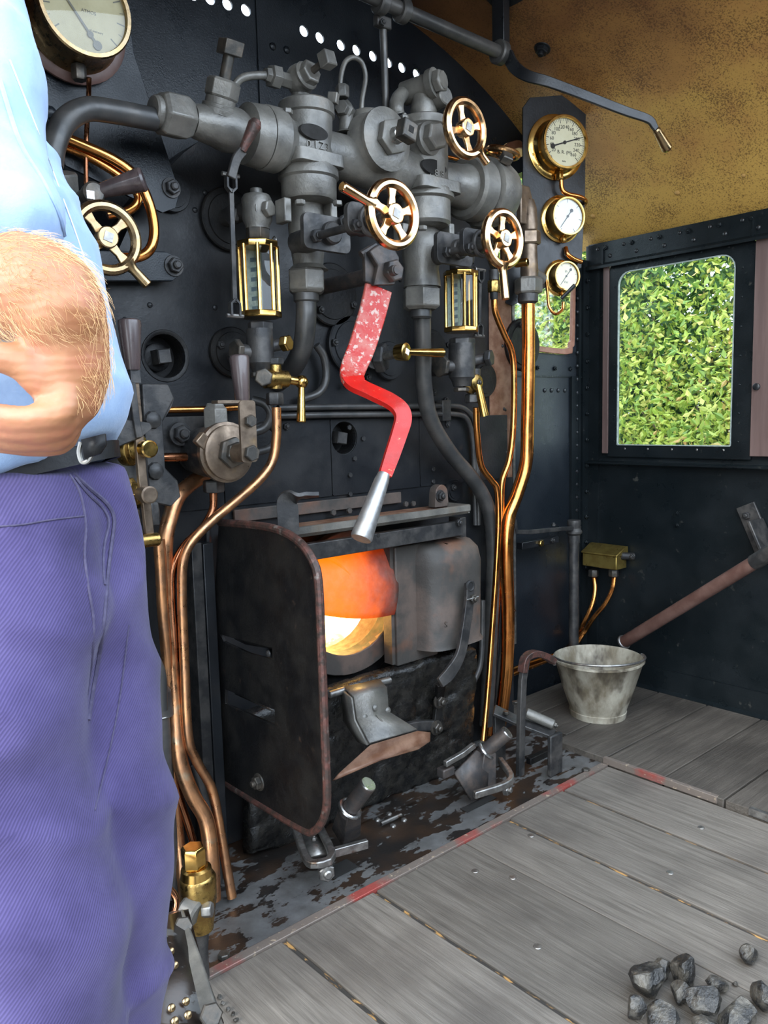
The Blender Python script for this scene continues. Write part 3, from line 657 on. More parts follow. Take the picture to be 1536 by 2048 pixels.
obj('red_edge', B().mnx(U(785, 1330, 1.70), U(791, 1085, 1.705) + V((.004, .03, 0))), 'doorcast', dr)
bb = B(); put_text(bb, 'S', .026, U(892, 1250, 1.615), EX, EZ, .002); put_text(bb, 'F', .026, U(943, 1240, 1.615), EX, EZ, .002); obj('cast_letters', bb, 'doorcast', dr)
lev = obj('door_lever', B().sweep([U(938, 1165, 1.598), U(938, 1200, 1.595), U(930, 1260, 1.592), U(920, 1310, 1.59), U(900, 1345, 1.585), U(880, 1366, 1.58)], EX, .034, .012, ws=[.03, .034, .034, .036, .04, .03]), 'iron', dr, bev=.002)
obj('lever_eye', B().torus(U(940, 1172, 1.594), FR, .014, .005, 20, 8), 'iron', lev)
bolt(lev, U(944, 1197, 1.59), FR, .014, 'nut'); obj('split_pin', B().cyl(U(933, 1200, 1.578), U(957, 1193, 1.578), .0022, n=6), 'steel', lev)
# ---- door slide rail, drip tray above it
tray = thing('drip_tray', 'grey steel drip tray above the firehole with rusty inside', 'tray', (1.5, 1.68, .83))
xa, xb = 1.0, U(941, 1015, 1.62).x; zt = U(770, 1036, 1.62).z
obj('tray_lip', B().prism([(0, -.012), (.012, -.022), (.165, -.022), (.165, -.012), (.014, -.012), (.006, .0), (.004, .006), (0, .004)], (xa, 1.62, zt), EY, EZ, xb - xa), 'cast', tray)
obj('tray_end', B().mnx((xb - .004, 1.624, zt - .02), (xb, 1.785, zt + .006)), 'cast', tray)
obj('tray_bed', B().mnx((xa, 1.634, zt - .012), (xb - .004, 1.785, zt - .009)), 'rust', tray)
obj('rust_strip', B().mnx((1.05, 1.785, zt + .012), (1.63, 1.795, zt + .045)), 'doorcast', tray, bev=.002)
for q in ((665, 1025), (697, 1021), (810, 1008), (825, 1007)): bolt(tray, U(*q, 1.785), FR, .009, 'doorcast', stud=False)
lug = thing('hanger_bracket', 'small rounded lug with a bolt at the right end of the drip tray', 'bracket', U(872, 1000, 1.75))
c = U(870, 993, 1.74); obj('lug', B().prism([(-.03, -.03), (.03, -.03)] + [(.026 * math.cos(a), .012 + .026 * math.sin(a)) for a in [i * PI / 8 for i in range(9)]], c, EX, EZ, .03), 'doorcast', lug, bev=.002)
bolt(lug, U(880, 992, 1.71), FR, .014, 'iron', washer=True)
rail = thing('door_rail', 'flat steel rail the fire doors hang from', 'rail', (1.45, 1.66, .76))
ra, rb = U(560, 1110, 1.64), U(926, 1056, 1.64)
obj('rail_bar', B().mnx((.99, 1.64, rb.z - .022), (rb.x, 1.665, rb.z + .022)), 'iron', rail, bev=.002)
bolt(rail, U(916, 1045, 1.64), FR, .011, 'iron'); place('rail_hole', 'rh', lambda: B().lathe((0, 0, 0), EZ, [(0, .006), (.001, .006)], 12), 'underfloor', rail, U(757, 1071, 1.6395), FR)
obj('end_block', B().mnx((rb.x, 1.65, rb.z - .03), (rb.x + .025, 1.70, rb.z + .03)), 'iron', rail, bev=.002)
# ---- left shield with tubular rim, standing out from the backhead
SX = .97
sd_ = thing('fire_shield', 'black steel shield plate with rounded tubular rim left of the firehole', 'shield plate', (SX, 1.55, .1))
def SP(px, py): p = UX(px, py, SX); return (p.y, p.z)
pl = [SP(440, 1045), SP(520, 1052), SP(565, 1063), SP(600, 1085), SP(625, 1120), SP(637, 1165), SP(643, 1300), SP(650, 1480), SP(654, 1590), SP(648, 1635), SP(628, 1662), SP(605, 1658), SP(520, 1608), SP(430, 1553), SP(425, 1300)]
s1 = [SP(443, 1268), SP(470, 1276), SP(547, 1295), SP(547, 1318), SP(500, 1306), SP(450, 1283)]
s2 = [SP(453, 1378), SP(552, 1419), SP(552, 1450), SP(453, 1407)]
obj('plate', B().prism([pl, s1, s2], (SX - .004, 0, 0), EY, EZ, .008), 'soot', sd_, bev=.001)
rim = [V((SX, y, z)) for y, z in pl[:-1]]
obj('rim', B().tube(rim, mm(9, rim[6]), 10, 4), 'rustrim', sd_)
obj('hinge_edge', B().tube([V((SX, *SP(415, 1050))), V((SX, *SP(418, 1300))), V((SX, *SP(418, 1480))), V((SX, *SP(432, 1553)))], .009, 8), 'black_paint', sd_)
c = V((SX - .004, *SP(521, 1563))); bolt(sd_, c, -EX, .016, 'nut', washer=True)
c = V((SX - .004, *SP(540, 1306))); rivet(sd_, c, -EX, .008, 'iron')
for q in ((535, 1270, 470, 1262), (545, 1405, 470, 1372)):   # louvre lips pressed out of the two slots
    a, b_ = V((SX, *SP(q[2], q[3] + 14))), V((SX, *SP(q[0], q[1] + 16)))
    obj('louvre', B().add([a, b_, b_ + V((.03, 0, -.02)), a + V((.03, 0, -.02))], [[0, 1, 2, 3]]), 'soot', sd_).modifiers.new('s', 'SOLIDIFY').thickness = .003
hb = thing('cranked_bar', 'cranked flat bar handle standing above the fire shield', 'handle', U(575, 1055, 1.58))
obj('handle_bar', B().sweep([U(577, 1062, 1.57), U(576, 1030, 1.57), U(575, 1004, 1.57), U(586, 994, 1.56), U(610, 991, 1.54), U(638, 989, 1.52)], V((.85, -.5, 0)), .05, .009, ws=[.05, .05, .05, .045, .035, .02]), 'iron', hb, bev=.002)
# vertical posts of the door frame left of the shield
for i, (px, mt, lab) in enumerate(((408, 'black_paint', 'black vertical steel channel behind the left shield'), (385, 'iron', 'dull grey vertical flat strip left of the fire shield'))):
    a, b_ = U(px, 1085, 1.76), U(px + 12, 1600, 1.76)
    tag(obj('steel_post', B().mnx((a.x - .014, 1.74, .02), (a.x + .014, 1.79, a.z)), mt, bev=.002), lab, 'post')
# ---- oily ashpan front and treadle plate below the firehole
ap = thing('ashpan_front', 'oil-soaked black casting below the firehole', 'casting', (1.45, 1.75, 0))
bb = B(); N1, N2 = 40, 26; vs = []; fs = []
for i in range(N1 + 1):
    for j in range(N2 + 1):
        x = 1.0 + (1.83 - 1.0) * i / N1; z = .0 + .395 * j / N2
        vs.append((x, 1.735 - .03 * (j / N2) + .012 * mnoise.noise((x * 25, z * 25, 1)) + .006 * mnoise.noise((x * 70, z * 70, 5)), z))
for i in range(N1):
    for j in range(N2): k = i * (N2 + 1) + j; fs.append([k, k + N2 + 1, k + N2 + 2, k + 1])
bb.add(vs, fs); obj('oily_face', bb, 'oily', ap, ang=180).modifiers.new('s', 'SOLIDIFY').thickness = -.04
a = U(700, 1350, 1.69); obj('top_ledge', B().mnx((1.02, 1.67, .365), (1.62, 1.72, .39)), 'oily', ap, bev=.006)
obj('cross_bar', B().mnx(U(645, 1490, 1.70), U(715, 1455, 1.70) + V((0, .03, 0))), 'soot', ap, bev=.003)
obj('ash_recess', B().mnx(U(790, 1470, 1.705), U(868, 1390, 1.705) + V((0, .02, 0))), 'soot', ap, bev=.004)
obj('link_bar', B().sweep([U(790, 1462, 1.66), U(830, 1452, 1.66), U(868, 1450, 1.66)], EZ, .03, .02), 'iron', ap, bev=.003)
for q in ((872, 1455), (878, 1402)): bolt(ap, U(*q, 1.65), FR, .017, 'nut', washer=True)
obj('lever_tail', B().sweep([U(882, 1366, 1.60), U(878, 1400, 1.66), U(872, 1455, 1.66)], EX, .03, .014), 'soot', ap, bev=.002)
td = thing('foot_treadle', 'folded steel foot treadle bracket with rusty brown tread plate', 'treadle', U(760, 1540, 1.55))
def Q(px, py, y): return U(px, py, y)
A1, A2, A3, A4 = Q(688, 1378, 1.66), Q(758, 1362, 1.66), Q(772, 1378, 1.60), Q(706, 1396, 1.60)
F1, F2, F3, F4 = Q(720, 1500, 1.57), Q(712, 1440, 1.59), Q(775, 1425, 1.59), Q(790, 1440, 1.575)
G1, G2 = Q(742, 1490, 1.50), Q(832, 1462, 1.50)
G1 = Q(738, 1489, 1.50)
bb = B().add([A1, A2, A3, A4, F2, F3, G1, G2], [[0, 1, 2, 3], [3, 2, 5, 4], [4, 5, 7, 6]]); o = obj('bracket_plate', bb, 'cast', td); o.modifiers.new('s', 'SOLIDIFY').thickness = .007
bb = B().add([A1 + V((-.003, 0, 0)), A4, F2, G1, Q(718, 1482, 1.62), Q(690, 1440, 1.66)], [[0, 1, 2, 3, 4, 5]]); o = obj('side_web', bb, 'cast', td); o.modifiers.new('s', 'SOLIDIFY').thickness = .006
pts = [Q(664, 1562, 1.50), Q(676, 1548, 1.49), Q(738, 1492, 1.495), Q(832, 1464, 1.495), Q(858, 1467, 1.49), Q(857, 1485, 1.475), Q(835, 1500, 1.465), Q(760, 1522, 1.47), Q(672, 1560, 1.48)]
o = obj('tread_plate', B().add(pts, [list(range(9))]), 'rust', td, label='rusty brown tread plate'); o.modifiers.new('s', 'SOLIDIFY').thickness = .008
for q in ((750, 1415), (775, 1420), (729, 1434), (757, 1440)): rivet(td, Q(*q, 1.588), V((0, -.9, .45)), .010, 'cast')
obj('stiffening_rib', B().sweep([Q(752, 1432, 1.582), Q(775, 1463, 1.53)], V((0, -.3, 1)), .014, .006, smooth=False), 'cast', td)
for a, b_ in (((658, 1390), (690, 1380)), ((756, 1366), (780, 1360))): obj('pivot_pin', B().cyl(Q(*a, 1.66), Q(*b_, 1.66), .010, n=12, ch=.002), 'dullsteel', td)
# ---- rocking-grate sockets with their stub levers
def grate_socket(label, base, top, ring_, angle, S=1.0, flip=1):
    g = thing('grate_lever_socket', label, 'lever socket', base, 'rocking grate lever sockets')
    d = (top - ring_).normalized()
    obj('stub_lever', B().lathe(ring_ - d * .02, d, [(0, .021 * S), ((top - ring_).length + .017, .021 * S), ((top - ring_).length + .02, .019 * S), ((top - ring_).length + .02, 0)], 22), 'leverblack', g)
    obj('stub_end', B().lathe(top - d * .001, d, [(0, .0205 * S), (.003, .019 * S), (.003, 0)], 22), 'steel', g, label='bright worn end of the stub lever')
    obj('collar', B().torus(ring_, d, .027 * S, .0055 * S, 26, 8), 'steel', g)
    lo = V((ring_.x, ring_.y, 0)) + V((-.01, .01, .0)); a, u, v = frame(d)
    bb = B(); prof_ = [(.024, .0), (.03, -.05), (.036, -.10)]
    obj('socket_body', B().lathe(ring_ + d * .002, (base + V((0, 0, .02)) - ring_), [(0, .026 * S), (.01, .03 * S), ((base - ring_).length * .75, .04 * S)], 4, up=EZ, rot=.4), 'leverblack', g, bev=.003)
    return g, d
def yoke(g, pts, w_, t_, mat='dullsteel', wd=EZ): return obj('yoke', B().sweep(pts, wd, w_, t_, smooth=False), mat, g, bev=.003)
g1, d1 = grate_socket('left rocking grate socket, its stub lever leaning beside the shield bottom', UZ(690, 1690, .0), U(737, 1568, 1.44), U(700, 1617, 1.49), 0)
zz = .075
ypts = [UZ(590, 1655, zz), UZ(612, 1716, zz), UZ(632, 1728, zz), UZ(664, 1712, zz), UZ(636, 1648, zz)]
obj('yoke', B().sweep(ypts, EZ, .018, .018, k=3), 'dullsteel', g1, bev=.003)
obj('yoke_plate', B().add([UZ(600, 1662, .06), UZ(618, 1712, .06), UZ(655, 1705, .06), UZ(634, 1655, .06)], [[0, 1, 2, 3]]), 'dullsteel', g1).modifiers.new('s', 'SOLIDIFY').thickness = .006
obj('latch_bar', B().sweep([UZ(668, 1705, .072), UZ(735, 1687, .072)], EZ, .022, .014, smooth=False), 'dullsteel', g1, bev=.002)
obj('under_block', B().mnx(UZ(665, 1752, .0), UZ(640, 1735, .0) + V((0, .07, .06))), 'leverblack', g1, bev=.004)
bolt(g1, UZ(650, 1742, .045), V((-.3, -.9, .1)), .021, 'dullsteel'); bolt(g1, UZ(628, 1680, .064), EZ, .008, 'dullsteel')
obj('floor_slot', B().mnx(UZ(668, 1758, .0), UZ(702, 1730, .001) + V((.01, .03, 0))), 'underfloor', g1)
g2, d2 = grate_socket('right rocking grate socket, its stub lever beside the copper pipes', UZ(965, 1590, .0), U(1015, 1465, 1.46), U(973, 1500, 1.51), 0)
obj('yoke', B().sweep([UZ(1000, 1520, .09), UZ(1022, 1552, .085), UZ(1010, 1570, .08), UZ(948, 1590, .08)], EZ, .020, .016, k=3), 'dullsteel', g2, bev=.003)
obj('latch_bar', B().sweep([U(890, 1528, 1.50), U(925, 1508, 1.50), U(948, 1490, 1.50)], EZ, .016, .014, smooth=False), 'dullsteel', g2, bev=.002)
obj('side_block', B().mnx(U(888, 1560, 1.50), U(910, 1532, 1.50) + V((0, .03, 0))), 'leverblack', g2, bev=.004)
obj('side_plate', B().add([U(905, 1545, 1.52), U(950, 1500, 1.52), U(985, 1525, 1.50), U(975, 1580, 1.50), U(940, 1600, 1.50)], [[0, 1, 2, 3, 4]]), 'leverblack', g2).modifiers.new('s', 'SOLIDIFY').thickness = .01
bolt(g2, U(1008, 1578, 1.45), V((.3, -.9, .1)), .018, 'dullsteel')
obj('floor_slot', B().mnx(UZ(935, 1625, 0), UZ(985, 1600, .001) + V((.02, .03, 0))), 'underfloor', g2)
# ---- damper / blowdown lever in a floor quadrant
dm = thing('damper_lever', 'upright damper lever with hooked handle standing in a steel quadrant frame', 'lever', UZ(1050, 1555, 0))
yq = 1.50
obj('lever_bar', B().sweep([U(1040, 1560, 1.53), U(1042, 1440, 1.53), U(1045, 1360, 1.53), U(1052, 1318, 1.53)], EX, .026, .016, smooth=False), 'iron', dm, bev=.002)
obj('hooked_handle', B().sweep([U(1045, 1345, 1.53), U(1050, 1318, 1.53), U(1068, 1307, 1.525), U(1090, 1312, 1.52), U(1107, 1323, 1.515)], EY, .026, .02, k=4), 'rustrim', dm, bev=.002)
fr1 = [U(1028, 1415, 1.58), U(1100, 1452, 1.46), U(1116, 1462, 1.44)]
obj('frame_top', B().sweep([U(988, 1420, 1.62), U(1030, 1440, 1.57), U(1108, 1470, 1.46)], EX, .045, .012, smooth=False), 'iron', dm, bev=.002)
a = U(1110, 1470, 1.455); obj('frame_leg', B().mnx((a.x - .03, a.y - .008, 0), (a.x + .03, a.y + .008, a.z + .004)), 'iron', dm, bev=.004)
a = U(998, 1425, 1.62); obj('frame_leg', B().mnx((a.x - .025, a.y - .006, 0), (a.x + .025, a.y + .006, a.z)), 'iron', dm, bev=.002)
obj('notch_bar', B().mnx(U(1062, 1540, 1.55), U(1100, 1500, 1.55) + V((0, .02, 0))), 'soot', dm, bev=.002)
obj('spring_barrel', B().cyl(U(1052, 1425, 1.545), U(1108, 1450, 1.47), .016, n=16, ch=.003), 'cast', dm)
bolt(dm, U(1108, 1449, 1.47), (U(1108, 1450, 1.47) - U(1052, 1425, 1.545)), .010, 'nut')
for q in ((1012, 1428), (1030, 1408)): bolt(dm, U(*q, 1.585) + V((0, 0, .0)), EZ, .010, 'nut', stud=False)
# hinge and odd bolts on the footplate
hg = thing('floor_hinge', 'small steel hinge riveted to the footplate flap', 'hinge', UZ(780, 1640, 0))
obj('barrel', B().cyl(UZ(762, 1648, .006), UZ(802, 1630, .006), .006, n=10), 'dullsteel', hg)
for q in ((755, 1640), (778, 1628), (786, 1652), (808, 1640)): rivet(hg, UZ(*q, -.002), EZ, .009, 'dullsteel')
obj('flap', B().add([UZ(700, 1655, .001), UZ(860, 1592, .001), UZ(800, 1570, .001), UZ(735, 1610, .001)], [[0, 1, 2, 3]]), 'footplate', hg)
for i, q in enumerate(((1172, 1544), (448, 1916))): tag(bolt(fp, UZ(*q, -.002), EZ, .014, 'nut', stud=False), '', '') if False else bolt(fp, UZ(*q, -.002), EZ, .013, 'nut', stud=False)

# ================================================================ FITTINGS
def vl(px, y, prof, n=24, **k):
    """upright turned piece: prof = [(pixel row, radius in pixels)] from top to bottom on the upright through (px, first row)"""
    p0 = U(px, prof[0][0], y); out = []
    pr = []
    for py, r in prof:
        q = U(px, py, y); pr.append((p0.z - q.z, mm(r, q) if r else 0))
    return B().lathe(p0, -EZ, pr, n, **k)
def axl(p, a, prof, n=24, **k):
    """turned piece: prof = [(metres along axis, radius in pixels at p)]"""
    s = mm(1, p); return B().lathe(p, a, [(t, r * s) for t, r in prof], n, **k)
def hexat(parent, p, a, rpx, h, mat='nut', name='hex_nut', rot=.3, n=6, bev=.0015):
    return obj(name, B().hexp(p, a, mm(rpx, p), h, n, rot), mat, parent, bev=bev)
def handwheel(name, label, c, R, mat, tail, taillen=.55, nsp=5, axis=FR, up=EZ, rot0=.3, hubk=1., depth_behind=.05, sp_w=.2):
    t = thing(name, label, 'handwheel', c); a, u, v = frame(axis, up)
    rim = B().torus(c, a, R * .85, R * .15, 44, 10, flat=1.1)
    # tail handle cast onto the rim
    if tail is not None:
        d = (u * math.cos(tail) + v * math.sin(tail)); b0 = c + d * R * .82; rim.lathe(b0, d + a * .12, [(0, R * .24), (R * .12, R * .17), (R * .25, R * .13), (R * (.2 + taillen), R * .145), (R * (.23 + taillen), R * .11), (R * (.23 + taillen), 0)], 14)
    ro = obj('rim', rim, mat, t)
    for i in range(nsp):
        th = rot0 + 2 * PI * i / nsp; d = u * math.cos(th) + v * math.sin(th); wd = a.cross(d)
        obj('spoke', B().sweep([c + d * R * .15 - a * R * .05, c + d * R * .5 - a * R * .03, c + d * R * .84], wd, R * sp_w, R * .11, ws=[R * sp_w * 1.5, R * sp_w, R * sp_w * 1.7], k=3), mat, t, bev=R * .02)
    hb = obj('hub', B().lathe(c - a * R * .2, a, [(0, R * .26), (R * .2, R * .3 * hubk), (R * .36, R * .29 * hubk), (R * .38, R * .26 * hubk), (R * .38, 0)], 22), mat, t)
    obj('square_end', B().lathe(c + a * R * .17, a, [(0, R * .18), (R * .03, R * .175), (R * .03, 0)], 4, rot=.5), 'dullsteel', hb, label='square steel spindle end')
    if depth_behind: obj('spindle', B().cyl(c - a * R * .15, c - a * depth_behind, R * .13, n=12), 'dullsteel', t)
    return t
# ---------------------------------------------------------------- steam manifold
YM = 1.60
mf = thing('steam_manifold', 'dusty grey cast steam manifold with two valve chests across the boiler top', 'manifold', U(720, 400, YM))
ZM = U(690, 316, YM).z
def XM(px): return U(px, 285 + (px - 540) * .2375, YM).x
def hx(px0, px1, prof, mat='cast', name='barrel', n=28, parent=mf, **k):     # piece turned about the cross axis: prof [(pixel column, radius px)]
    p0 = V((XM(prof[0][0]), YM, ZM)); return obj(name, B().lathe(p0, EX, [(XM(c_) - p0.x, r * dep(p0) / FPX) for c_, r in prof], n), mat, parent, **k)
hx(0, 0, [(545, 50), (580, 46), (640, 44), (700, 46), (740, 54), (780, 54), (820, 46), (880, 45), (918, 50), (935, 57)], name='cross_body')
hx(0, 0, [(486, 40), (490, 58), (518, 61), (521, 61)], name='flange'); hx(0, 0, [(523, 60), (526, 62), (553, 62), (560, 56), (572, 48)], name='flange')
hx(0, 0, [(928, 56), (932, 62), (955, 62), (958, 59)], name='flange'); hx(0, 0, [(960, 60), (962, 66), (985, 66), (1000, 58), (1003, 30)], name='flange')
hx(0, 0, [(384, 30), (392, 33), (420, 38), (450, 46), (475, 44), (488, 38)], name='elbow_body')
p = V((XM(318), YM, ZM)); obj('coupling_nut', B().lathe(p, EX, [(0, mm(38, p)), (XM(326) - p.x, mm(45, p)), (XM(366) - p.x, mm(46, p)), (XM(382) - p.x, mm(36, p))], 6, rot=.25), 'cast', mf, bev=.003)
obj('coupling_collar', axl(V((XM(305), YM, ZM)), EX, [(0, 28), (.004, 31), (.022, 31), (.024, 28)]), 'cast', mf)
# left valve chest and right valve chest
obj('valve_chest', vl(612, YM, [(208, 0), (208, 52), (212, 56), (234, 57), (237, 52), (262, 51), (300, 50), (328, 54), (340, 60), (358, 61), (362, 56), (396, 55), (402, 50), (402, 0)], 32), 'cast', mf, ang=40)
obj('valve_chest', vl(848, YM, [(240, 0), (240, 47), (243, 51), (258, 51), (262, 47), (325, 47), (360, 47), (385, 57), (400, 58), (404, 50), (446, 50), (452, 45), (452, 0)], 32), 'cast', mf, ang=40)
for (px, py) in ((612, 265), (852, 335)):       # dark cored pocket in the front of each chest
    c = U(px + 14, py, YM - .055); obj('core_pocket', B().lathe(c, FR, [(0, mm(36, c)), (.006, mm(34, c)), (.006, 0)], 26, sy=.42), 'underfloor', mf)
for (px, py, w_) in ((612, 330, 58), (848, 382, 56)):   # cast shoulder plate below each chest
    c = U(px, py, YM); r_ = mm(w_, c); obj('shoulder', B().prism(rrect(-r_, -r_, r_, r_ * .7, r_ * .25), c + V((0, 0, -.012)), EX, EY, .028), 'cast', mf, bev=.006)
for q in ((575, 228), (640, 236), (600, 400), (675, 402), (815, 256), (880, 264), (845, 452)): bolt(mf, U(*q, YM - .045) + V((0, 0, .0)), EZ if q[1] < 300 else -EZ, .012, 'cast', stud=False)
for sx in (-1, 1):       # yoke legs below each chest
    for px, py in ((612, 402), (848, 452)):
        c = U(px + sx * 46, py, YM); obj('yoke_leg', B().mnx(c + V((-.01, -.02, -.05)), c + V((.01, .02, .004))), 'cast', mf, bev=.003)
def wrap_text(txt, px, py, rpx, size, pitch):      # raised foundry figures wrapped round a chest
    bb = B(); q = U(px, py, YM); r = mm(rpx, q) + .0005
    for i, ch in enumerate(txt):
        th = (i - (len(txt) - 1) / 2) * pitch - .25; nn = V((math.sin(th), -math.cos(th), 0)); put_text(bb, ch, size, V((q.x, YM, q.z)) + nn * r, V((math.cos(th), math.sin(th), 0)), EZ, .003)
    obj('cast_letters', bb, 'cast', mf)
wrap_text('J01Z3', 612, 306, 50.5, .024, .27); wrap_text('388', 848, 360, 47.5, .024, .3)
# central steam valve pointing at the driver
c = U(742, 292, YM - .02); obj('central_boss', axl(c, FR, [(0, 62), (.03, 58), (.05, 46), (.052, 60), (.062, 60), (.066, 50), (.07, 40), (.07, 0)], 30), 'cast', mf)
c2 = c + FR * .07; hexat(mf, c2, FR, 36, .022, 'cast', 'bonnet_nut'); obj('spindle', axl(c2 + FR * .02, FR, [(0, 18), (.004, 16), (.02, 16), (.022, 14), (.03, 14)], 18), 'steel', mf)
obj('square_head', axl(c2 + FR * .046, FR, [(0, 24), (.002, 26), (.028, 26), (.031, 22), (.031, 0)], 4, rot=.55), 'nut', mf, bev=.002)
obj('square_dimple', axl(c2 + FR * .0772, FR, [(0, 9), (.0008, 9), (.0008, 0)], 4, rot=.55), 'underfloor', mf)
# left bonnet with square-topped spindle
a0, a1 = U(433, 245, YM), U(463, 84, YM - .055); ax_ = (a1 - a0).normalized(); Lz = (a1 - a0).length
bo = obj('bonnet', axl(a0, ax_, [(0, 38), (Lz * .08, 34), (Lz * .09, 38), (Lz * .16, 38), (Lz * .17, 34), (Lz * .21, 34), (Lz * .22, 30), (Lz * .3, 30)], 22), 'cast', mf)
hexat(mf, a0 + ax_ * Lz * .3, ax_, 34, Lz * .24, 'cast', 'gland_nut', .5); obj('spindle', B().cyl(a0 + ax_ * Lz * .5, a0 + ax_ * Lz * .88, mm(11, a0), n=14), 'nut', mf)
obj('spindle_block', B().box(a0 + ax_ * Lz * .93, (mm(40, a0), mm(34, a0), mm(27, a0)), (EX, (ax_.cross(EX)), ax_)), 'nut', mf, bev=.002, label='brown square spindle block')
# top valve on the left chest
c = U(600, 166, YM); obj('top_neck', vl(600, YM, [(180, 16), (186, 18), (200, 16), (205, 24), (213, 26)]), 'cast', mf); obj('top_body', B().sph(U(600, 160, YM - .005), mm(30, c), 18), 'cast', mf)
p = U(530, 148, YM); obj('side_union', B().lathe(p, EX, [(0, mm(13, p)), (.012, mm(15, p)), (.014, mm(22, p)), (.036, mm(23, p)), (.04, mm(15, p)), (.08, mm(16, p))], 6, rot=.3), 'cast', mf, bev=.001)
d = (U(655, 120, YM - .10) - U(605, 158, YM - .02)); p = U(605, 157, YM - .02); obj('packing_nut', B().hexp(p + d * .18, d, mm(24, p), d.length * .25), 'cast', mf, bev=.0015)
obj('spindle', B().cyl(p + d * .3, p + d * .9, mm(7, p), n=10), 'nut', mf); obj('square_head', B().lathe(p + d * .82, d, [(0, mm(18, p)), (.002, mm(20, p)), (.026, mm(20, p)), (.028, mm(17, p))], 4, rot=.9), 'cast', mf, bev=.0015)
obj('packing_ring', B().lathe(p + d * .1, d, [(0, mm(27, p)), (.006, mm(28, p)), (.01, mm(25, p))], 18), 'cast', mf)
# small bleed valve with a looped pipe between the chests
p = U(690, 222, YM); obj('bleed_neck', vl(692, YM, [(228, 14), (262, 16), (268, 24)]), 'cast', mf); d = U(664, 194, YM - .05) - U(690, 222, YM)
obj('bleed_body', B().lathe(p - d * .2, d, [(0, mm(15, p)), (.01, mm(20, p)), (.03, mm(20, p)), (.032, mm(14, p)), (.05, mm(14, p))], 6), 'cast', mf, bev=.001); obj('square_head', B().lathe(p + d * .8, d, [(0, mm(13, p)), (.018, mm(14, p)), (.02, mm(12, p))], 4, rot=.6), 'cast', mf, bev=.001)
hexat(mf, U(685, 196, YM), EZ, 14, .03, 'cast', 'union_nut'); obj('neck_cap', vl(735, YM, [(226, 0), (226, 30), (232, 34), (262, 36)]), 'cast', mf)
obj('wing_screw', B().box(U(762, 232, YM - .05), (mm(20, p), mm(12, p), mm(22, p)), None), 'cast', mf, bev=.003)
# tee piece over the right chest
obj('tee_neck', vl(846, YM, [(178, 22), (205, 23), (222, 27), (232, 24), (240, 26)]), 'cast', mf)
p0, p1 = U(808, 188, YM + .05), U(872, 165, YM - .045); obj('tee_head', B().lathe(p0, p1 - p0, [(0, 0), (0, mm(22, p0)), ((p1 - p0).length * .8, mm(22, p0)), ((p1 - p0).length * .82, mm(27, p0)), ((p1 - p0).length, mm(28, p0))], 22), 'cast', mf)
obj('tee_plug', B().hexp(p1, p1 - p0, mm(22, p0), .022, rot=.2), 'cast', mf, bev=.002); obj('tee_plug_face', B().lathe(p1 + (p1 - p0).normalized() * .021, p1 - p0, [(0, mm(17, p0)), (.003, mm(16, p0)), (.003, 0)], 18), 'cast', mf)
obj('tee_arm', B().tube([U(805, 188, YM + .03), U(795, 200, YM + .02), U(793, 215, YM), U(795, 228, YM)], mm(14, p0), 12), 'cast', mf); obj('tee_branch', B().cyl(U(862, 208, YM), U(893, 190, YM - .06), mm(17, p0), mm(18, p0), n=16, ch=.003), 'cast', mf)
for (c_, r_) in ((809, 0), (875, 0)): bolt(mf, U(c_, 240, YM - .03), EZ, .012, 'cast')
p = U(862, 276, YM - .06); hexat(mf, p, FR, 28, .03, 'cast', 'bonnet_nut'); obj('bonnet_collar', axl(p + EY * .014, FR, [(0, 32), (.014, 32), (.018, 26)]), 'cast', mf)
# angle valve at the right end with square spindle
p = U(985, 362, YM - .02); d = U(1012, 318, YM - .08) - p; obj('end_valve', B().lathe(p, d, [(0, mm(26, p)), (.01, mm(26, p)), (.012, mm(22, p))], 18), 'cast', mf); hexat(mf, p + d * .12, d, 26, .028, 'nut', 'gland_nut'); obj('spindle', B().cyl(p + d * .5, p + d, mm(6, p), n=10), 'nut', mf); obj('square_head', B().lathe(p + d * .9, d, [(0, mm(15, p)), (.02, mm(15, p)), (.022, mm(12, p))], 4, rot=.4), 'nut', mf, bev=.001)
# ---------------------------------------------------------------- downpipes below the chests (each with its big union nut)
def downpipe(label, px, ynut, pts, rpx, y0, neck):
    t = thing('steam_pipe', label, 'pipe', pts[-1])
    obj('elbow_neck', vl(px, YM + .04, neck), 'cast', t); c = U(px, ynut[0], YM + .04)
    obj('union_nut', B().lathe(c, -EZ, [(0, mm(ynut[2] * .8, c)), (.012, mm(ynut[2], c)), (c.z - U(px, ynut[1], YM + .04).z - .008, mm(ynut[2], c)), (c.z - U(px, ynut[1], YM + .04).z, mm(ynut[2] * .78, c))], 6, rot=.1), 'cast', t, bev=.003)
    obj('pipe_collar', vl(px, YM + .04, [(ynut[1] - 2, rpx * 1.22), (ynut[1] + 14, rpx * 1.22), (ynut[1] + 18, rpx)]), 'darkpipe', t); obj('pipe', B().tube(pts, mm(rpx, pts[0]), 16, 8), 'darkpipe', t); return t
downpipe('thick black steam pipe curving down behind the left gauge glass', 612, (535, 588, 40), [U(612, 585, 1.64), U(612, 640, 1.64), U(606, 690, 1.66), U(590, 728, 1.70), U(570, 752, 1.76), U(555, 765, 1.80)], 21, 0, [(402, 40), (420, 34), (455, 38), (500, 34), (530, 30), (540, 40)])
downpipe('thick grey steam pipe sweeping down right of the red lever to the floor', 842, (572, 620, 40), [U(845, 618, 1.64), U(846, 700, 1.66), U(848, 770, 1.68), U(862, 840, 1.70), U(900, 905, 1.72), U(945, 958, 1.73), U(972, 1005, 1.735), U(984, 1060, 1.74), U(986, 1150, 1.745), U(980, 1300, 1.75), U(972, 1450, 1.755)], 17, 0, [(452, 34), (480, 36), (510, 40), (540, 34), (575, 38)])
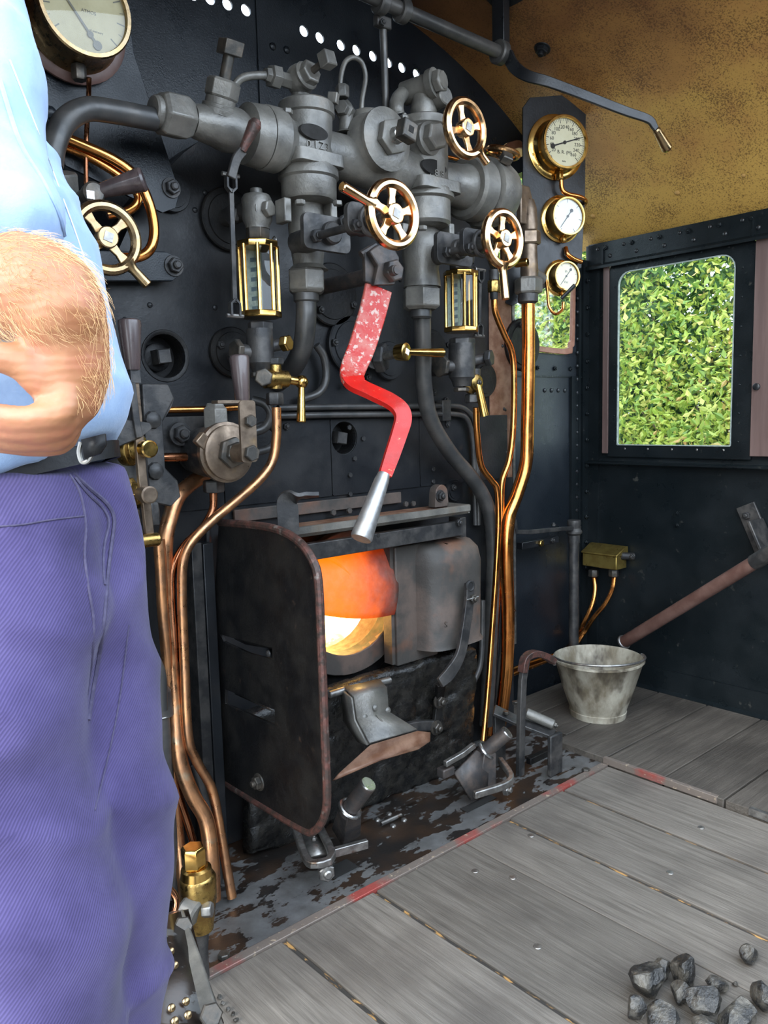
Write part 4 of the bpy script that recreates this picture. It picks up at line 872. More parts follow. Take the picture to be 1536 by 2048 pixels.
# ---------------------------------------------------------------- blower and injector screw valves and their wheels
def screw_valve(label, wx, wy, yw, Rpx, body, tail, mat, wl, nsp=5):
    c = U(wx, wy, yw); R = mm(Rpx, c); bx, by, bz = body
    t = thing('screw_valve', label, 'valve', (c.x, 1.5, c.z - .06))
    yb_ = YM - .03
    obj('valve_body', B().cyl((c.x, YM + .05, c.z), (c.x, yb_ - .07, c.z), .03, .026, n=20, ch=.004), 'iron', t); obj('yoke_plate', B().prism(rrect(-.075, -.04, .06, .04, .015), (c.x, yb_ - .04, c.z), EX, EZ, .014), 'iron', t, bev=.003)
    for sx, sz in ((-.045, -.012), (.035, .03)):
        obj('pillar', B().cyl((c.x + sx, yb_ - .04, c.z + sz), (c.x + sx * .8, yw + .085, c.z + sz), .009, n=12), 'iron', t); bolt(t, (c.x + sx, yb_ - .055, c.z + sz), FR, .015, 'iron')
        bolt(t, (c.x + sx * .8, yw + .083, c.z + sz), FR, .014, 'iron')
    obj('bridge', B().prism(rrect(-.052, -.026, .045, .04, .018), (c.x, yw + .10, c.z), EX, EZ, .014), 'iron', t, bev=.003)
    obj('gland', B().lathe((c.x, yw + .14, c.z), FR, [(0, .02), (.03, .022), (.032, .027), (.06, .027), (.065, .018), (.1, .012)], 18), 'iron', t)
    obj('gland_ring', B().torus((c.x, yw + .07, c.z), FR, .03, .006, 24, 8), 'iron', t)
    handwheel('handwheel', wl, c, R, mat, tail, .95 if tail is not None else .5, nsp)
    return t
screw_valve('black screw-down valve with yoke behind the central bronze wheel', 785, 429, 1.30, 70, (0, 0, 0), PI - .22, 'bronze', 'polished bronze handwheel in the centre with its tail pointing left')
screw_valve('black screw-down valve with yoke behind the right bronze wheel', 1005, 478, 1.36, 60, (0, 0, 0), -PI / 2 - .02, 'bronze', 'polished bronze handwheel above the right gauge glass, tail pointing down')
c = U(930, 257, 1.45); handwheel('handwheel', 'polished bronze handwheel at the top of the manifold, upper right', c, mm(60, c), 'bronze', -.75, .35, 4, depth_behind=.09)
c = U(1004, 306, 1.66); handwheel('handwheel', 'bronze handwheel lying nearly flat, seen edge-on left of the gauges', c, mm(38, c), 'bronze', None, 0, 4, axis=V((.12, -.22, 1)), up=EY, depth_behind=.03)
tag(obj('valve_column', vl(1004, 1.665, [(322, 7), (340, 8), (342, 14), (360, 16), (362, 10), (420, 10)]), 'cast'), 'grey valve column under the edge-on bronze wheel', 'valve')
# ---------------------------------------------------------------- red regulator lever
rg = thing('regulator_handle', 'worn red painted regulator handle with bright steel grip', 'lever', U(722, 1080, 1.33))
pv = U(778, 545, 1.50)
P0, P1, P2, P3, P4, P5 = U(765, 515, 1.50), U(757, 580, 1.49), U(728, 680, 1.475), U(700, 748, 1.46), U(760, 785, 1.40), U(808, 820, 1.34)
P6, P7 = U(790, 885, 1.33), U(769, 948, 1.325)
wd = V((.96, -.28, 0))
s_ = mm(1, P1)
obj('upper_blade', B().sweep([U(757, 575, 1.49), U(745, 625, 1.483), U(725, 690, 1.473), U(707, 735, 1.462), U(704, 756, 1.448), U(714, 770, 1.43)], wd, 50 * s_, .012, k=5, ws=[58 * s_, 56 * s_, 54 * s_, 50 * s_, 46 * s_, 42 * s_]), 'redworn', rg, bev=.003)
obj('lower_blade', B().sweep([U(704, 756, 1.448), U(714, 770, 1.43), U(745, 785, 1.40), U(780, 802, 1.37), U(800, 818, 1.35), U(806, 838, 1.34), U(798, 868, 1.335), U(784, 910, 1.33), U(770, 950, 1.325)], wd, 40 * s_, .013, k=5, ws=[46 * s_, 42 * s_, 38 * s_, 36 * s_, 34 * s_, 32 * s_, 30 * s_, 28 * s_, 24 * s_]), 'redpaint', rg, bev=.003)
ha, hb_ = U(768, 948, 1.325), U(722, 1078, 1.305); L_ = (hb_ - ha).length; q = mm(1, ha)
obj('grip', B().lathe(ha, hb_ - ha, [(0, 12 * q), (L_ * .1, 15 * q), (L_ * .97, 22 * q), (L_, 20 * q), (L_, 0)], 24), 'satin', rg, label='bright steel grip')
hd = [(-.034, -.046), (.03, -.04), (.042, -.012), (.046, .026), (.03, .046), (-.02, .048), (-.046, .03), (-.02, .0)]
obj('boss_plate', B().prism(hd, U(762, 535, 1.487), V((.99, -.05, 0)), EZ, .016), 'leverblack', rg, bev=.003); obj('boss_back', B().prism([(-.06, -.04), (-.02, -.05), (.0, .03), (-.06, .03)], U(762, 535, 1.50), EX, EZ, .012), 'leverblack', rg, bev=.003)
hexat(rg, U(781, 543, 1.472), FR, 23, .022, 'leverblack', 'pivot_nut'); obj('pivot_stud', axl(U(783, 542, 1.455), FR, [(0, 11), (.015, 10), (.017, 8), (.02, 8), (.02, 0)]), 'leverblack', rg); obj('pivot_shaft', B().cyl(U(781, 543, 1.50), U(781, 543, 1.50) + EY * .28, .02, n=14), 'leverblack', rg)
obj('stop_bolt', B().cyl(U(722, 510, 1.50), U(752, 492, 1.49), .010, n=10), 'leverblack', rg)
# ---------------------------------------------------------------- gauge glasses
def gauge_glass(label, cx, y, top, bot, wpx, drain, mirror=1):
    t = thing('gauge_glass', label, 'gauge glass', U(cx, bot + 60, y)); a, b_ = U(cx, top, y), U(cx, bot, y); R = mm(wpx / 2 / .93, a); h_ = a.z - b_.z; r0 = .2
    for z, nm in ((a.z, 'top_plate'), (b_.z, 'bottom_plate')):
        s = -1 if nm == 'top_plate' else 1; obj(nm, B().lathe((a.x, y, z), EZ * s, [(0, R * .96), (.002, R), (.013, R), (.0155, R * .97)], 8, rot=r0), 'brass', t, bev=.001)
    for i in range(8):
        th = r0 + i * PI / 4; au, uu, vv = frame(EZ); d = uu * math.cos(th) + vv * math.sin(th); place('rod', ('rod', round(h_, 3)), lambda: B().cyl((0, 0, 0), (0, 0, h_ - .02), .0048, n=10), 'brass', t, V((a.x, y, b_.z + .01)) + d * R * .88, EZ)
        if 2 <= i <= 7 or True:
            d2 = uu * math.cos(th + PI / 8) + vv * math.sin(th + PI / 8); w_ = d2.cross(EZ); c_ = V((a.x, y, 0)) + d2 * R * .80; hw = R * .3
            if d2.y < .3: obj('pane', B().add([c_ + w_ * -hw + EZ * (b_.z + .012), c_ + w_ * hw + EZ * (b_.z + .012), c_ + w_ * hw + EZ * (a.z - .012), c_ + w_ * -hw + EZ * (a.z - .012)], [[0, 1, 2, 3]]), 'gaugeglass', t)
    obj('glass_tube', B().lathe((a.x, y, b_.z), EZ, [(0, .009), (h_, .009)], 16, cap=False), 'tubeglass', t)
    bp = obj('sight_plate', B().mnx((a.x - R * .5, y + R * .55, b_.z + .01), (a.x + R * .5, y + R * .6, a.z - .01)), 'strip', t)
    bb = B()
    for k in range(6): z = b_.z + .02 + (h_ - .04) * k / 6; bb.add([(a.x - R * .1, y + R * .545, z), (a.x + R * .3, y + R * .545, z + .004), (a.x + R * .3, y + R * .545, z + .014), (a.x - R * .1, y + R * .545, z + .010)], [[0, 1, 2, 3]])
    obj('sight_stripes', bb, 'stripe', bp); obj('pull_ring', B().torus(U(cx + wpx * .42, top - 4, y), EX, .008, .0018, 14, 6), 'dullsteel', t)
    return t, a, b_, R
GY = 1.66
def gg_lower(t, cx, bot, y, mir, brasscap):
    hexat(t, U(cx + 6 * mir, bot + 26, y), EZ, 26, .022, 'iron', 'packing_nut', .2); obj('lower_body', vl(cx + 4 * mir, y, [(bot + 22, 26), (bot + 50, 27), (bot + 90, 26), (bot + 95, 22), (bot + 108, 18), (bot + 108, 0)]), 'iron', t)
    hexat(t, U(cx + 2, bot + 118, y), EZ, 16, .012, 'nut', 'bottom_plug'); p = U(cx + 4 * mir, bot + 70, y); obj('boiler_shank', B().cyl(p, p + EY * (YB - y - .01), .02, n=16), 'iron', t)
    hexat(t, U(cx - 36, bot + 66, y + .02), -EX, 24, .016, 'nut', 'shank_nut'); obj('cross_arm', B().cyl(U(cx - 40, bot + 66, y + .02), U(cx, bot + 70, y), .018, n=16), 'iron', t)
    p = U(cx + 48, bot + 52, y - .01); obj('plug_arm', B().cyl(U(cx + 10, bot + 60, y), p, .015, n=14), 'iron', t); hexat(t, p + FR * .006, V((.35, -.93, .05)), 17, .02, brasscap, 'clean_out_plug', .2)
tL, aL, bL, RL = gauge_glass('left water gauge glass in a brass octagonal frame', 515, GY, 484, 636, 80, 0)
hexat(tL, U(516, 480, GY), EZ, 24, .034, 'nut', 'top_nut', .2); obj('upper_body', vl(512, GY, [(378, 0), (378, 12), (390, 13), (391, 26), (398, 30), (440, 30), (452, 24), (458, 24)], 24), 'cast', tL); p = U(528, 418, GY - .03); obj('side_boss', axl(p + EY * .02, V((.3, -.95, 0)), [(0, 24), (.012, 23), (.014, 20)]), 'cast', tL); hexat(tL, p + V((.004, -.002, 0)), V((.3, -.95, 0)), 17, .016, 'cast', 'side_nut'); obj('boiler_shank', B().cyl(U(505, 415, GY), U(505, 415, GY) + EY * .14, .022, n=16), 'iron', tL); hexat(tL, U(470, 430, GY + .06), -EX, 22, .014, 'iron', 'shank_nut')
gg_lower(tL, 515, 636, GY, 1, 'brass')
tR, aR, bR, RR = gauge_glass('right water gauge glass in a brass octagonal frame', 921, GY, 543, 665, 66, 0)
hexat(tR, U(921, 540, GY), EZ, 22, .02, 'iron', 'top_nut'); obj('upper_body', vl(921, GY, [(470, 0), (470, 26), (500, 30), (528, 26)], 22), 'iron', tR); obj('boiler_shank', B().cyl(U(921, 500, GY), U(921, 500, GY) + EY * .14, .022, n=16), 'iron', tR)
gg_lower(tR, 921, 665, GY, .6, 'iron')
def link_rod(label, pa, pb, y):
    t = thing('link_rod', label, 'link rod', U(*pb, y)); a, b_ = U(*pa, y), U(*pb, y); d = (b_ - a).normalized()
    obj('rod', B().sweep([a + d * .03, b_ - d * .03], EX, .011, .006, smooth=False), 'iron', t)
    for p, s in ((a, 1), (b_, -1)):
        for sx in (-1, 1): obj('fork_cheek', B().sweep([p + V((sx * .011, 0, 0)), p + d * s * .028 + V((sx * .011, 0, 0)), p + d * s * .038], EY, .014, .005, smooth=False), 'iron', t)
        obj('fork_pin', B().cyl(p + V((-.022, 0, 0)), p + V((.022, 0, 0)), .005, n=8), 'dullsteel', t)
    return t
link_rod('forked black link rod left of the left gauge glass', (461, 350), (470, 632), GY - .02)
link_rod('forked black link rod right of the right gauge glass', (960, 540), (958, 672), GY + .02)
sh_ = thing('shutoff_lever', 'short dark red shut-off handle above the left gauge glass', 'lever', U(475, 340, YM - .06)); obj('arm', B().sweep([U(462, 356, YM - .07), U(472, 320, YM - .075), U(486, 300, YM - .08)], EX, .02, .01), 'iron', sh_, bev=.002); a, b_ = U(484, 302, YM - .08), U(514, 240, YM - .10); obj('grip', B().lathe(a, b_ - a, [(0, mm(8, a)), ((b_ - a).length * .2, mm(9, a)), ((b_ - a).length * .85, mm(14, a)), ((b_ - a).length, mm(9, a)), ((b_ - a).length * 1.03, 0)], 16), 'rustrim', sh_)
tag(obj('rod_handle', B().cyl(U(1000, 420, 1.56), U(1036, 388, 1.52), .011, .009, n=12, ch=.003), 'iron'), 'short black rod handle left of the middle right gauge', 'lever')
# drain cocks with brass levers
def drain_cock(label, cx, cy, y, hd, mat, plugdir=-1):
    t = thing('drain_cock', label, 'cock', U(cx, cy + 60, y)); c = U(cx, cy, y); s = mm(1, c)
    hexat(t, U(cx, cy - 28, y), EZ, 18, .018, 'iron', 'top_union'); obj('neck', vl(cx, y, [(cy - 32, 12), (cy, 14), (cy + 20, 13)]), mat, t)
    obj('cock_body', B().cyl(c + EX * -26 * s, c + EX * 30 * s, 19 * s, 17 * s, n=18, ch=.003), mat, t); hexat(t, U(cx - 22, cy - 3, y - .004), V((-.6, -.8, 0)), 19, .016, 'nut', 'plug_nut')
    hexat(t, U(cx, cy + 52, y), EZ, 18, .03, 'iron', 'bottom_union'); kx, ky = hd[0]; k = U(kx, ky, y - .01); obj('lever_boss', B().sph(k, 14 * s, 14), 'brass', t); obj('lever_stem', B().cyl(c + EX * 20 * s, k, 9 * s, n=12), 'brass', t)
    e = U(*hd[1], y - .02); L_ = (e - k).length; obj('lever', B().lathe(k, e - k, [(0, 6 * s), (L_ * .3, 7 * s), (L_ * .98, 10 * s), (L_, 9 * s), (L_, 0)], 14), 'brass', t, label='tapered brass lever'); return t
drain_cock('left gauge glass drain cock, brown body and hanging brass lever', 550, 758, GY - .02, ((603, 764), (602, 845)), 'brassdull')
t = thing('drain_cock', 'right gauge glass drain cock with brass lever pointing down', 'cock', U(955, 830, GY)); obj('neck', vl(948, GY, [(738, 13), (760, 12), (780, 13), (806, 10)]), 'iron', t); c = U(955, 765, GY - .03); obj('cock_boss', axl(c + EY * .03, FR, [(0, 22), (.01, 22), (.02, 16), (.03, 16), (.034, 11), (.034, 0)]), 'brassdull', t); obj('lever', B().lathe(c, U(969, 832, GY - .04) - c, [(0, mm(6, c)), (.02, mm(7, c)), ((U(969, 832, GY - .04) - c).length, mm(9, c)), ((U(969, 832, GY - .04) - c).length, 0)], 14), 'brass', t); hexat(t, U(946, 806, GY), EZ, 16, .028, 'iron', 'bottom_union')
bolt(t, c + FR * .002, FR, .009, 'nut')
t = thing('test_cock', 'brass test cock with horizontal lever right of the red handle', 'cock', U(812, 720, 1.62)); c = U(808, 704, 1.60); obj('boss', axl(c, V((.25, -.95, 0)), [(-.022, 16), (-.004, 18), (.008, 18), (.010, 15), (.010, 0)]), 'brass', t); obj('square_end', axl(c + V((.0025, -.0098, 0)), V((.25, -.95, 0)), [(0, 8), (.002, 8), (.002, 0)], 4, rot=.4), 'white', t)
e = U(884, 706, 1.60); obj('lever', B().lathe(c, e - c, [(0, mm(7, c)), (.02, mm(7, c)), ((e - c).length, mm(10, c)), ((e - c).length, 0)], 14), 'brass', t); obj('stem', B().cyl(U(770, 712, 1.66), U(800, 706, 1.61), .012, n=12), 'dullsteel', t); hexat(t, U(752, 716, 1.70), V((.5, -.85, 0)), 30, .03, 'iron', 'body_nut'); obj('body', B().cyl(U(748, 718, YB - .01), U(752, 716, 1.69), .03, n=18), 'iron', t)

# ================================================================ GAUGES
def gauge(label, c, nrm, R, depth, dialmat, ticks, ptr, tag_='pressure_gauge', bezel='brass', flange='brass', ink='ink', pv=(0, 0)):
    nrm = V(nrm).normalized(); up = EZ; ux = up.cross(nrm); ux.normalize(); uy = nrm.cross(ux)
    t = thing(tag_, label, 'gauge', c - nrm * depth)
    b0 = c - nrm * depth
    obj('mount_flange', B().lathe(b0, nrm, [(0, R * 1.3), (.006, R * 1.3), (.010, R * 1.22), (.012, R * 1.08)], 40), flange, t)
    obj('case', B().lathe(b0 + nrm * .004, nrm, [(0, R * 1.14), (depth * .25, R * 1.05), (depth * .35, R * 1.0), (depth * .82, R * 1.0), (depth * .84, R * 1.045), (depth * .98, R * 1.05), (depth * 1.02, R * 1.02), (depth * 1.02, R * .94), (depth * .93, R * .92)], 44, cap=False), bezel, t)
    dl = obj('dial', B().lathe(c - nrm * .008, nrm, [(0, R * .95), (.002, R * .95), (.002, 0)], 44), dialmat, t)
    bb = B(); zo = nrm * -.0055
    a0, a1, nums, sub = ticks; n_ = len(nums)
    def pol(a, r): return c + zo + ux * (r * math.sin(a)) + uy * (r * math.cos(a))
    for i, tx in enumerate(nums):
        a = a0 + (a1 - a0) * i / (n_ - 1); d = pol(a, 1) - pol(a, 0); w_ = nrm.cross(d) * R * .014
        bb.add([pol(a, R * .74) - w_, pol(a, R * .74) + w_, pol(a, R * .92) + w_, pol(a, R * .92) - w_], [[0, 1, 2, 3]])
        if tx: put_text(bb, tx, R * .19, pol(a, R * .6), ux, uy, .0002)
        if i < n_ - 1:
            for k in range(1, sub):
                a2 = a + (a1 - a0) / (n_ - 1) * k / sub; d = pol(a2, 1) - pol(a2, 0); w2_ = nrm.cross(d) * R * .007; bb.add([pol(a2, R * .82) - w2_, pol(a2, R * .82) + w2_, pol(a2, R * .92) + w2_, pol(a2, R * .92) - w2_], [[0, 1, 2, 3]])
    for tx, sz, ox, oy in ptr[2]: put_text(bb, tx, R * sz, c + zo + ux * R * ox + uy * R * oy, ux, uy, .0002)
    obj('scale_marks', bb, ink, dl)
    a = ptr[0]; d = ux * math.sin(a) + uy * math.cos(a); w_ = nrm.cross(d); pz = nrm * -.0035 + ux * (R * pv[0]) + uy * (R * pv[1]); bb = B()
    tl_ = ptr[1]; bb.add([c + pz - d * R * tl_ - w_ * R * .03, c + pz - d * R * tl_ + w_ * R * .03, c + pz + d * R * .7 + w_ * R * .02, c + pz + d * R * .84, c + pz + d * R * .7 - w_ * R * .02], [[0, 1, 2, 3, 4]]); bb.lathe(c + pz, nrm, [(-.001, R * .07), (.001, R * .07), (.001, 0)], 14); bb.lathe(c + pz - d * R * tl_, nrm, [(-.001, R * .1), (.0005, R * .1), (.0005, 0)], 16); obj('pointer', bb, ink, t)
    obj('glass', B().lathe(c - nrm * .001, nrm, [(0, R * .94), (.0002, 0)], 40, cap=False), 'gaugeglass', t)
    obj('stem_nut', B().hexp(c - nrm * depth * .6 - uy * R * 1.0, -uy, R * .17, R * .34, rot=.2), bezel if bezel == 'brass' else 'nut', t, bev=.001)
    for k in (-2.3, -1.9, 1.2): d = ux * math.sin(k) + uy * math.cos(k); rivet(t, b0 + nrm * .01 + d * R * 1.17, nrm, R * .05, 'brass', name='screw')
    return t
gp = thing('instrument_board', 'black steel plate carrying the three brass gauges', 'panel', U(1110, 600, 1.74))
NG = V((-.36, -.93, .0)).normalized(); PX = EZ.cross(NG); PX.normalize()      # panel turned towards the crew
PC = U(1108, 400, 1.72)
def onpanel(px, py, off=0.):
    d = ray(px, py); s = (PC - EYE + NG * off).dot(NG) / d.dot(NG); return EYE + d * s
pts = [onpanel(*q) for q in ((1046, 215), (1060, 195), (1130, 190), (1172, 225), (1170, 400), (1163, 535), (1115, 562), (1025, 612), (1012, 606), (1012, 395), (1046, 372))]
bb = B().prism([((p - PC).dot(PX), p.z - PC.z) for p in pts], PC - NG * .006, PX, EZ, .006); obj('plate', bb, 'black_paint', gp, bev=.001)
obj('stay', B().mnx(onpanel(1090, 330, -.01), onpanel(1110, 300, -.01) + V((.02, .17, 0))), 'black_paint', gp)
def pg(px, py, rpx, depth, label, dm_, ticks, ptr):
    c = onpanel(px, py, depth); return gauge(label, c, NG, mm(rpx, c), depth, dm_, ticks, ptr)
D = math.radians
pg(1131, 284, 50, .062, 'large brass steam pressure gauge at the top of the gauge panel', 'dial', (D(-122), D(137), ['20', '40', '60', '80', '100', '120', '140', '160', '180', '200', '220', '240', '260'], 4), (D(72), .58, [('B. R. (M)', .19, .0, -.38), ('0', .16, -.62, -.6), ('lb/in', .1, -.02, -.72)]))
pg(1137, 432, 36, .05, 'middle brass gauge on the panel, its dial coloured white for a sky reflection', 'white', (D(-150), D(150), [''] * 7, 1), (D(-143), .4, []))  # plain white dial stands in for the sky reflected in its glass
pg(1134, 552, 28, .045, 'smallest brass gauge at the bottom of the gauge panel', 'dial', (D(-130), D(130), ['', '', '', '', '', ''], 2), (D(-142), .6, [('in', .3, 0, .35), ('Vac', .26, 0, -.4)]))
# big vacuum gauge on its slanted bracket, upper left
gb = thing('gauge_bracket', 'sloping black bracket plate behind the big gauge at upper left', 'bracket', U(330, 380, 1.74))
yb_ = 1.72
pts = [U(*q, yb_) for q in ((22, -30), (40, 75), (88, 200), (130, 330), (325, 425), (352, 415), (360, 385), (268, 105), (250, -40))]
obj('plate', B().prism([(p.x, p.z) for p in pts], (0, yb_ + .008, 0), EX, EZ, .008), 'front_black', gb, bev=.0015); bolt(gb, U(342, 376, yb_), FR, .017, 'iron', washer=True)
for k in range(2): obj('standoff', B().cyl(U(342 - k * 120, 376 - k * 250, yb_), U(342 - k * 120, 376 - k * 250, yb_) + V((0, .22, 0)), .012, n=10), 'iron', gb)
for q in ((55, 110), (80, 190), (100, 225)): rivet(gb, U(*q, yb_ - .001), FR, .014, 'front_black')
c = U(170, 14, 1.625); t = gauge('large old brass vacuum gauge with cream dial at the top left', c, FR, mm(92, c), .085, 'dialold', (D(-130), D(130), [''] * 9, 2), (D(-38), .24, [('VACUUM', .13, .0, .32), ('ATMOS', .1, .1, -.05), ('in. of mercury', .07, .2, -.42)]), 'vacuum_gauge', 'bronzedull', 'brownpaint', 'inkpale', (.1, -.52))
# ================================================================ PIPES
def pipe(label, pts, rpx, mat, y=None, name='copper_pipe', n=12, k=7, rs=None):
    P = [U(*q) if len(q) == 3 else U(*q, y) for q in pts]; r = mm(rpx, P[0])
    return tag(obj(name, B().tube(P, r, n, k), mat), label, 'pipe')
pipe('thick bright copper pipe running down the right edge of the boiler', [(1056, 596, 1.70), (1057, 700, 1.70), (1055, 850, 1.70), (1052, 925, 1.70), (1035, 985, 1.70), (1018, 1035, 1.70), (1013, 1110, 1.70), (1016, 1220, 1.71), (1014, 1330, 1.72), (1003, 1425, 1.74), (996, 1470, 1.75)], 13.5, 'copper', n=18)
pipe('thin copper pipe snaking down left of the thick bright copper pipe', [(988, 590, 1.72), (991, 625, 1.72), (1008, 668, 1.72), (1024, 705, 1.72), (1028, 760, 1.72), (1026, 860, 1.72), (1018, 920, 1.72), (1004, 965, 1.72), (1003, 1040, 1.72), (1000, 1130, 1.73), (992, 1250, 1.74), (984, 1380, 1.75), (978, 1470, 1.76)], 6.5, 'copper')
pipe('thin copper drain pipe below the right gauge glass', [(952, 815, 1.66), (954, 870, 1.67), (962, 930, 1.69), (982, 960, 1.70), (994, 980, 1.70), (997, 1040, 1.70), (993, 1130, 1.70), (985, 1250, 1.70), (975, 1390, 1.69), (966, 1485, 1.66)], 6.5, 'copper')
pipe('dark grey pipe between the copper pipes low on the right', [(985, 1010, 1.745), (1008, 1100, 1.745), (1008, 1250, 1.75), (996, 1400, 1.76), (986, 1480, 1.77)], 7, 'darkpipe', name='steam_pipe')
pipe('thin black pipe curling down behind the fire door lever', [(965, 1200, 1.76), (962, 1320, 1.75), (945, 1370, 1.74), (937, 1420, 1.73), (937, 1500, 1.72)], 6, 'darkpipe', name='steam_pipe')
for i, (y0, lab) in enumerate(((813, 'upper of the two black pipes running across the boiler'), (829, 'lower of the two black pipes running across the boiler'))):
    pipe(lab, [(556, y0 + 3, 1.775), (650, y0 + 1, 1.775), (760, y0, 1.775), (880, y0 - 1, 1.775), (905, y0 - 1, 1.775), (928, y0 + 4, 1.775), (946 - 6 * i, y0 + 24, 1.775), (952 - 6 * i, y0 + 60, 1.775), (955 - 6 * i, 960, 1.775), (957 - 6 * i, 1050, 1.775)], 6.5, 'darkpipe', name='steam_pipe')
cl = thing('pipe_clip', 'small iron clip holding the two cross pipes', 'clip', U(893, 822, 1.77)); obj('clip_strap', B().mnx(U(886, 842, 1.765), U(902, 800, 1.765) + V((0, .03, 0))), 'iron', cl, bev=.002); bolt(cl, U(893, 850, 1.78), FR, .009, 'iron')
LP = pipe('copper drain pipe sweeping from the left gauge glass down to the floor', [(553, 815, 1.64), (553, 870, 1.64), (545, 920, 1.64), (520, 958, 1.64), (470, 1003, 1.65), (420, 1045, 1.66), (382, 1085, 1.66), (366, 1125, 1.66), (364, 1200, 1.66), (369, 1330, 1.65), (376, 1470, 1.63), (392, 1520, 1.63), (424, 1580, 1.62), (440, 1660, 1.60), (456, 1750, 1.58), (464, 1795, 1.57)], 9.5, 'copperold')
pipe('dark copper pipe beside the left drain pipe', [(427, 985, 1.68), (425, 1020, 1.68), (405, 1055, 1.68), (370, 1090, 1.68), (348, 1130, 1.68), (343, 1180, 1.68), (350, 1300, 1.67), (352, 1420, 1.67), (352, 1560, 1.66), (380, 1660, 1.64), (400, 1730, 1.63), (408, 1810, 1.58)], 8, 'copperdark')
pipe('wide brassy copper pipe bending down at the left of the backhead', [(410, 950, 1.74), (385, 965, 1.73), (357, 992, 1.71), (340, 1035, 1.70), (330, 1090, 1.69), (332, 1170, 1.69), (340, 1290, 1.68), (352, 1420, 1.66), (360, 1520, 1.64), (385, 1590, 1.62), (412, 1640, 1.60), (422, 1710, 1.58), (426, 1800, 1.57)], 15, 'copperold', n=16)
pipe('second copper pipe left of the wide brassy pipe', [(318, 1080, 1.67), (322, 1140, 1.67), (326, 1220, 1.67), (335, 1330, 1.67), (345, 1480, 1.67), (350, 1600, 1.66), (360, 1700, 1.65), (372, 1830, 1.60)], 12, 'copperold')
pipe('dull green-brown pipe hidden low behind the left pipes', [(330, 1500, 1.71), (345, 1570, 1.70), (368, 1640, 1.68), (385, 1720, 1.66), (392, 1810, 1.60)], 10, 'darkpipe', name='steam_pipe')
pipe('greyish pipe between the low left pipes', [(390, 1530, 1.72), (410, 1600, 1.70), (428, 1680, 1.68), (438, 1790, 1.66)], 9, 'darkpipe', name='steam_pipe')
pipe('rusty orange pipe emerging beside the trousers', [(262, 1190, 1.62), (275, 1225, 1.62), (292, 1275, 1.62), (306, 1310, 1.62), (322, 1350, 1.62), (325, 1420, 1.62)], 11, 'darkpipe', name='steam_pipe')
pipe('thick black pipe arching in from the left to the manifold', [(102, 330, 1.60), (108, 290, 1.60), (130, 243, 1.60), (172, 219, 1.60), (225, 223, 1.60), (310, 239, 1.60)], 24, 'darkpipe', name='steam_pipe', n=20)
pipe('outer of two copper pipes curving behind the left wheel', [(95, 262, 1.68), (160, 288, 1.68), (225, 318, 1.67), (268, 350, 1.66), (295, 398, 1.65), (308, 455, 1.65), (302, 495, 1.65), (280, 513, 1.66), (245, 516, 1.68)], 11, 'copper', n=16)
pipe('inner of two copper pipes curving behind the left wheel', [(95, 282, 1.70), (155, 303, 1.70), (212, 333, 1.69), (252, 362, 1.68), (275, 388, 1.68), (272, 410, 1.68), (250, 424, 1.69), (215, 430, 1.70)], 9.5, 'copper', n=14)
pipe('thin copper pipe hanging below the big vacuum gauge', [(178, 155, 1.66), (177, 200, 1.68), (173, 270, 1.69), (172, 350, 1.70), (176, 420, 1.71)], 5, 'copperdark')
pipe('horizontal copper pipe behind the left levers', [(275, 822, 1.77), (340, 820, 1.77), (420, 818, 1.77), (480, 815, 1.775)], 7, 'copper')
pipe('small grey looped pipe on top of the manifold', [(684, 195, 1.60), (681, 160, 1.60), (690, 125, 1.60), (707, 115, 1.60), (724, 126, 1.60), (731, 155, 1.60), (724, 200, 1.60), (723, 232, 1.60)], 5, 'cast', name='steam_pipe')
pipe('short grey pipe curving into the top left valve', [(466, 195, 1.62), (469, 172, 1.62), (485, 156, 1.61), (512, 151, 1.60), (538, 151, 1.60)], 8, 'cast', name='steam_pipe')
pipe('thin red copper pipe behind the upper right handwheel', [(880, 310, 1.74), (925, 322, 1.74), (968, 340, 1.74)], 4, 'copper')
pipe('curved black pipe beside the flange left of the red handle', [(633, 690, 1.77), (648, 715, 1.77), (652, 755, 1.77), (638, 785, 1.77), (600, 800, 1.775)], 8, 'darkpipe', name='steam_pipe')
pipe('dark flexible pipe looping behind the brake valve', [(505, 800, 1.72), (530, 808, 1.70), (542, 830, 1.69), (530, 855, 1.69), (505, 865, 1.70)], 9, 'darkpipe', name='steam_pipe')
pipe('second dark pipe looping behind the brake valve', [(500, 860, 1.73), (535, 850, 1.72), (555, 870, 1.72), (540, 895, 1.72), (510, 905, 1.73)], 8, 'darkpipe', name='steam_pipe')
pipe('thin copper pipe from the large brass gauge', [(*(1122, 360), 1.69), (1124, 378, 1.69), (1135, 388, 1.68), (1160, 394, 1.66), (1171, 402, 1.66), (1169, 410, 1.70)], 4.5, 'copper')
pipe('thin copper pipe from the middle brass gauge', [(1131, 495, 1.70), (1135, 508, 1.69), (1148, 518, 1.68), (1163, 524, 1.67)], 4.5, 'copper')
pipe('thin copper pipe looping under the smallest gauge', [(1127, 604, 1.67), (1124, 620, 1.67), (1110, 628, 1.67), (1098, 612, 1.68), (1095, 585, 1.69), (1092, 560, 1.70)], 3, 'copper')
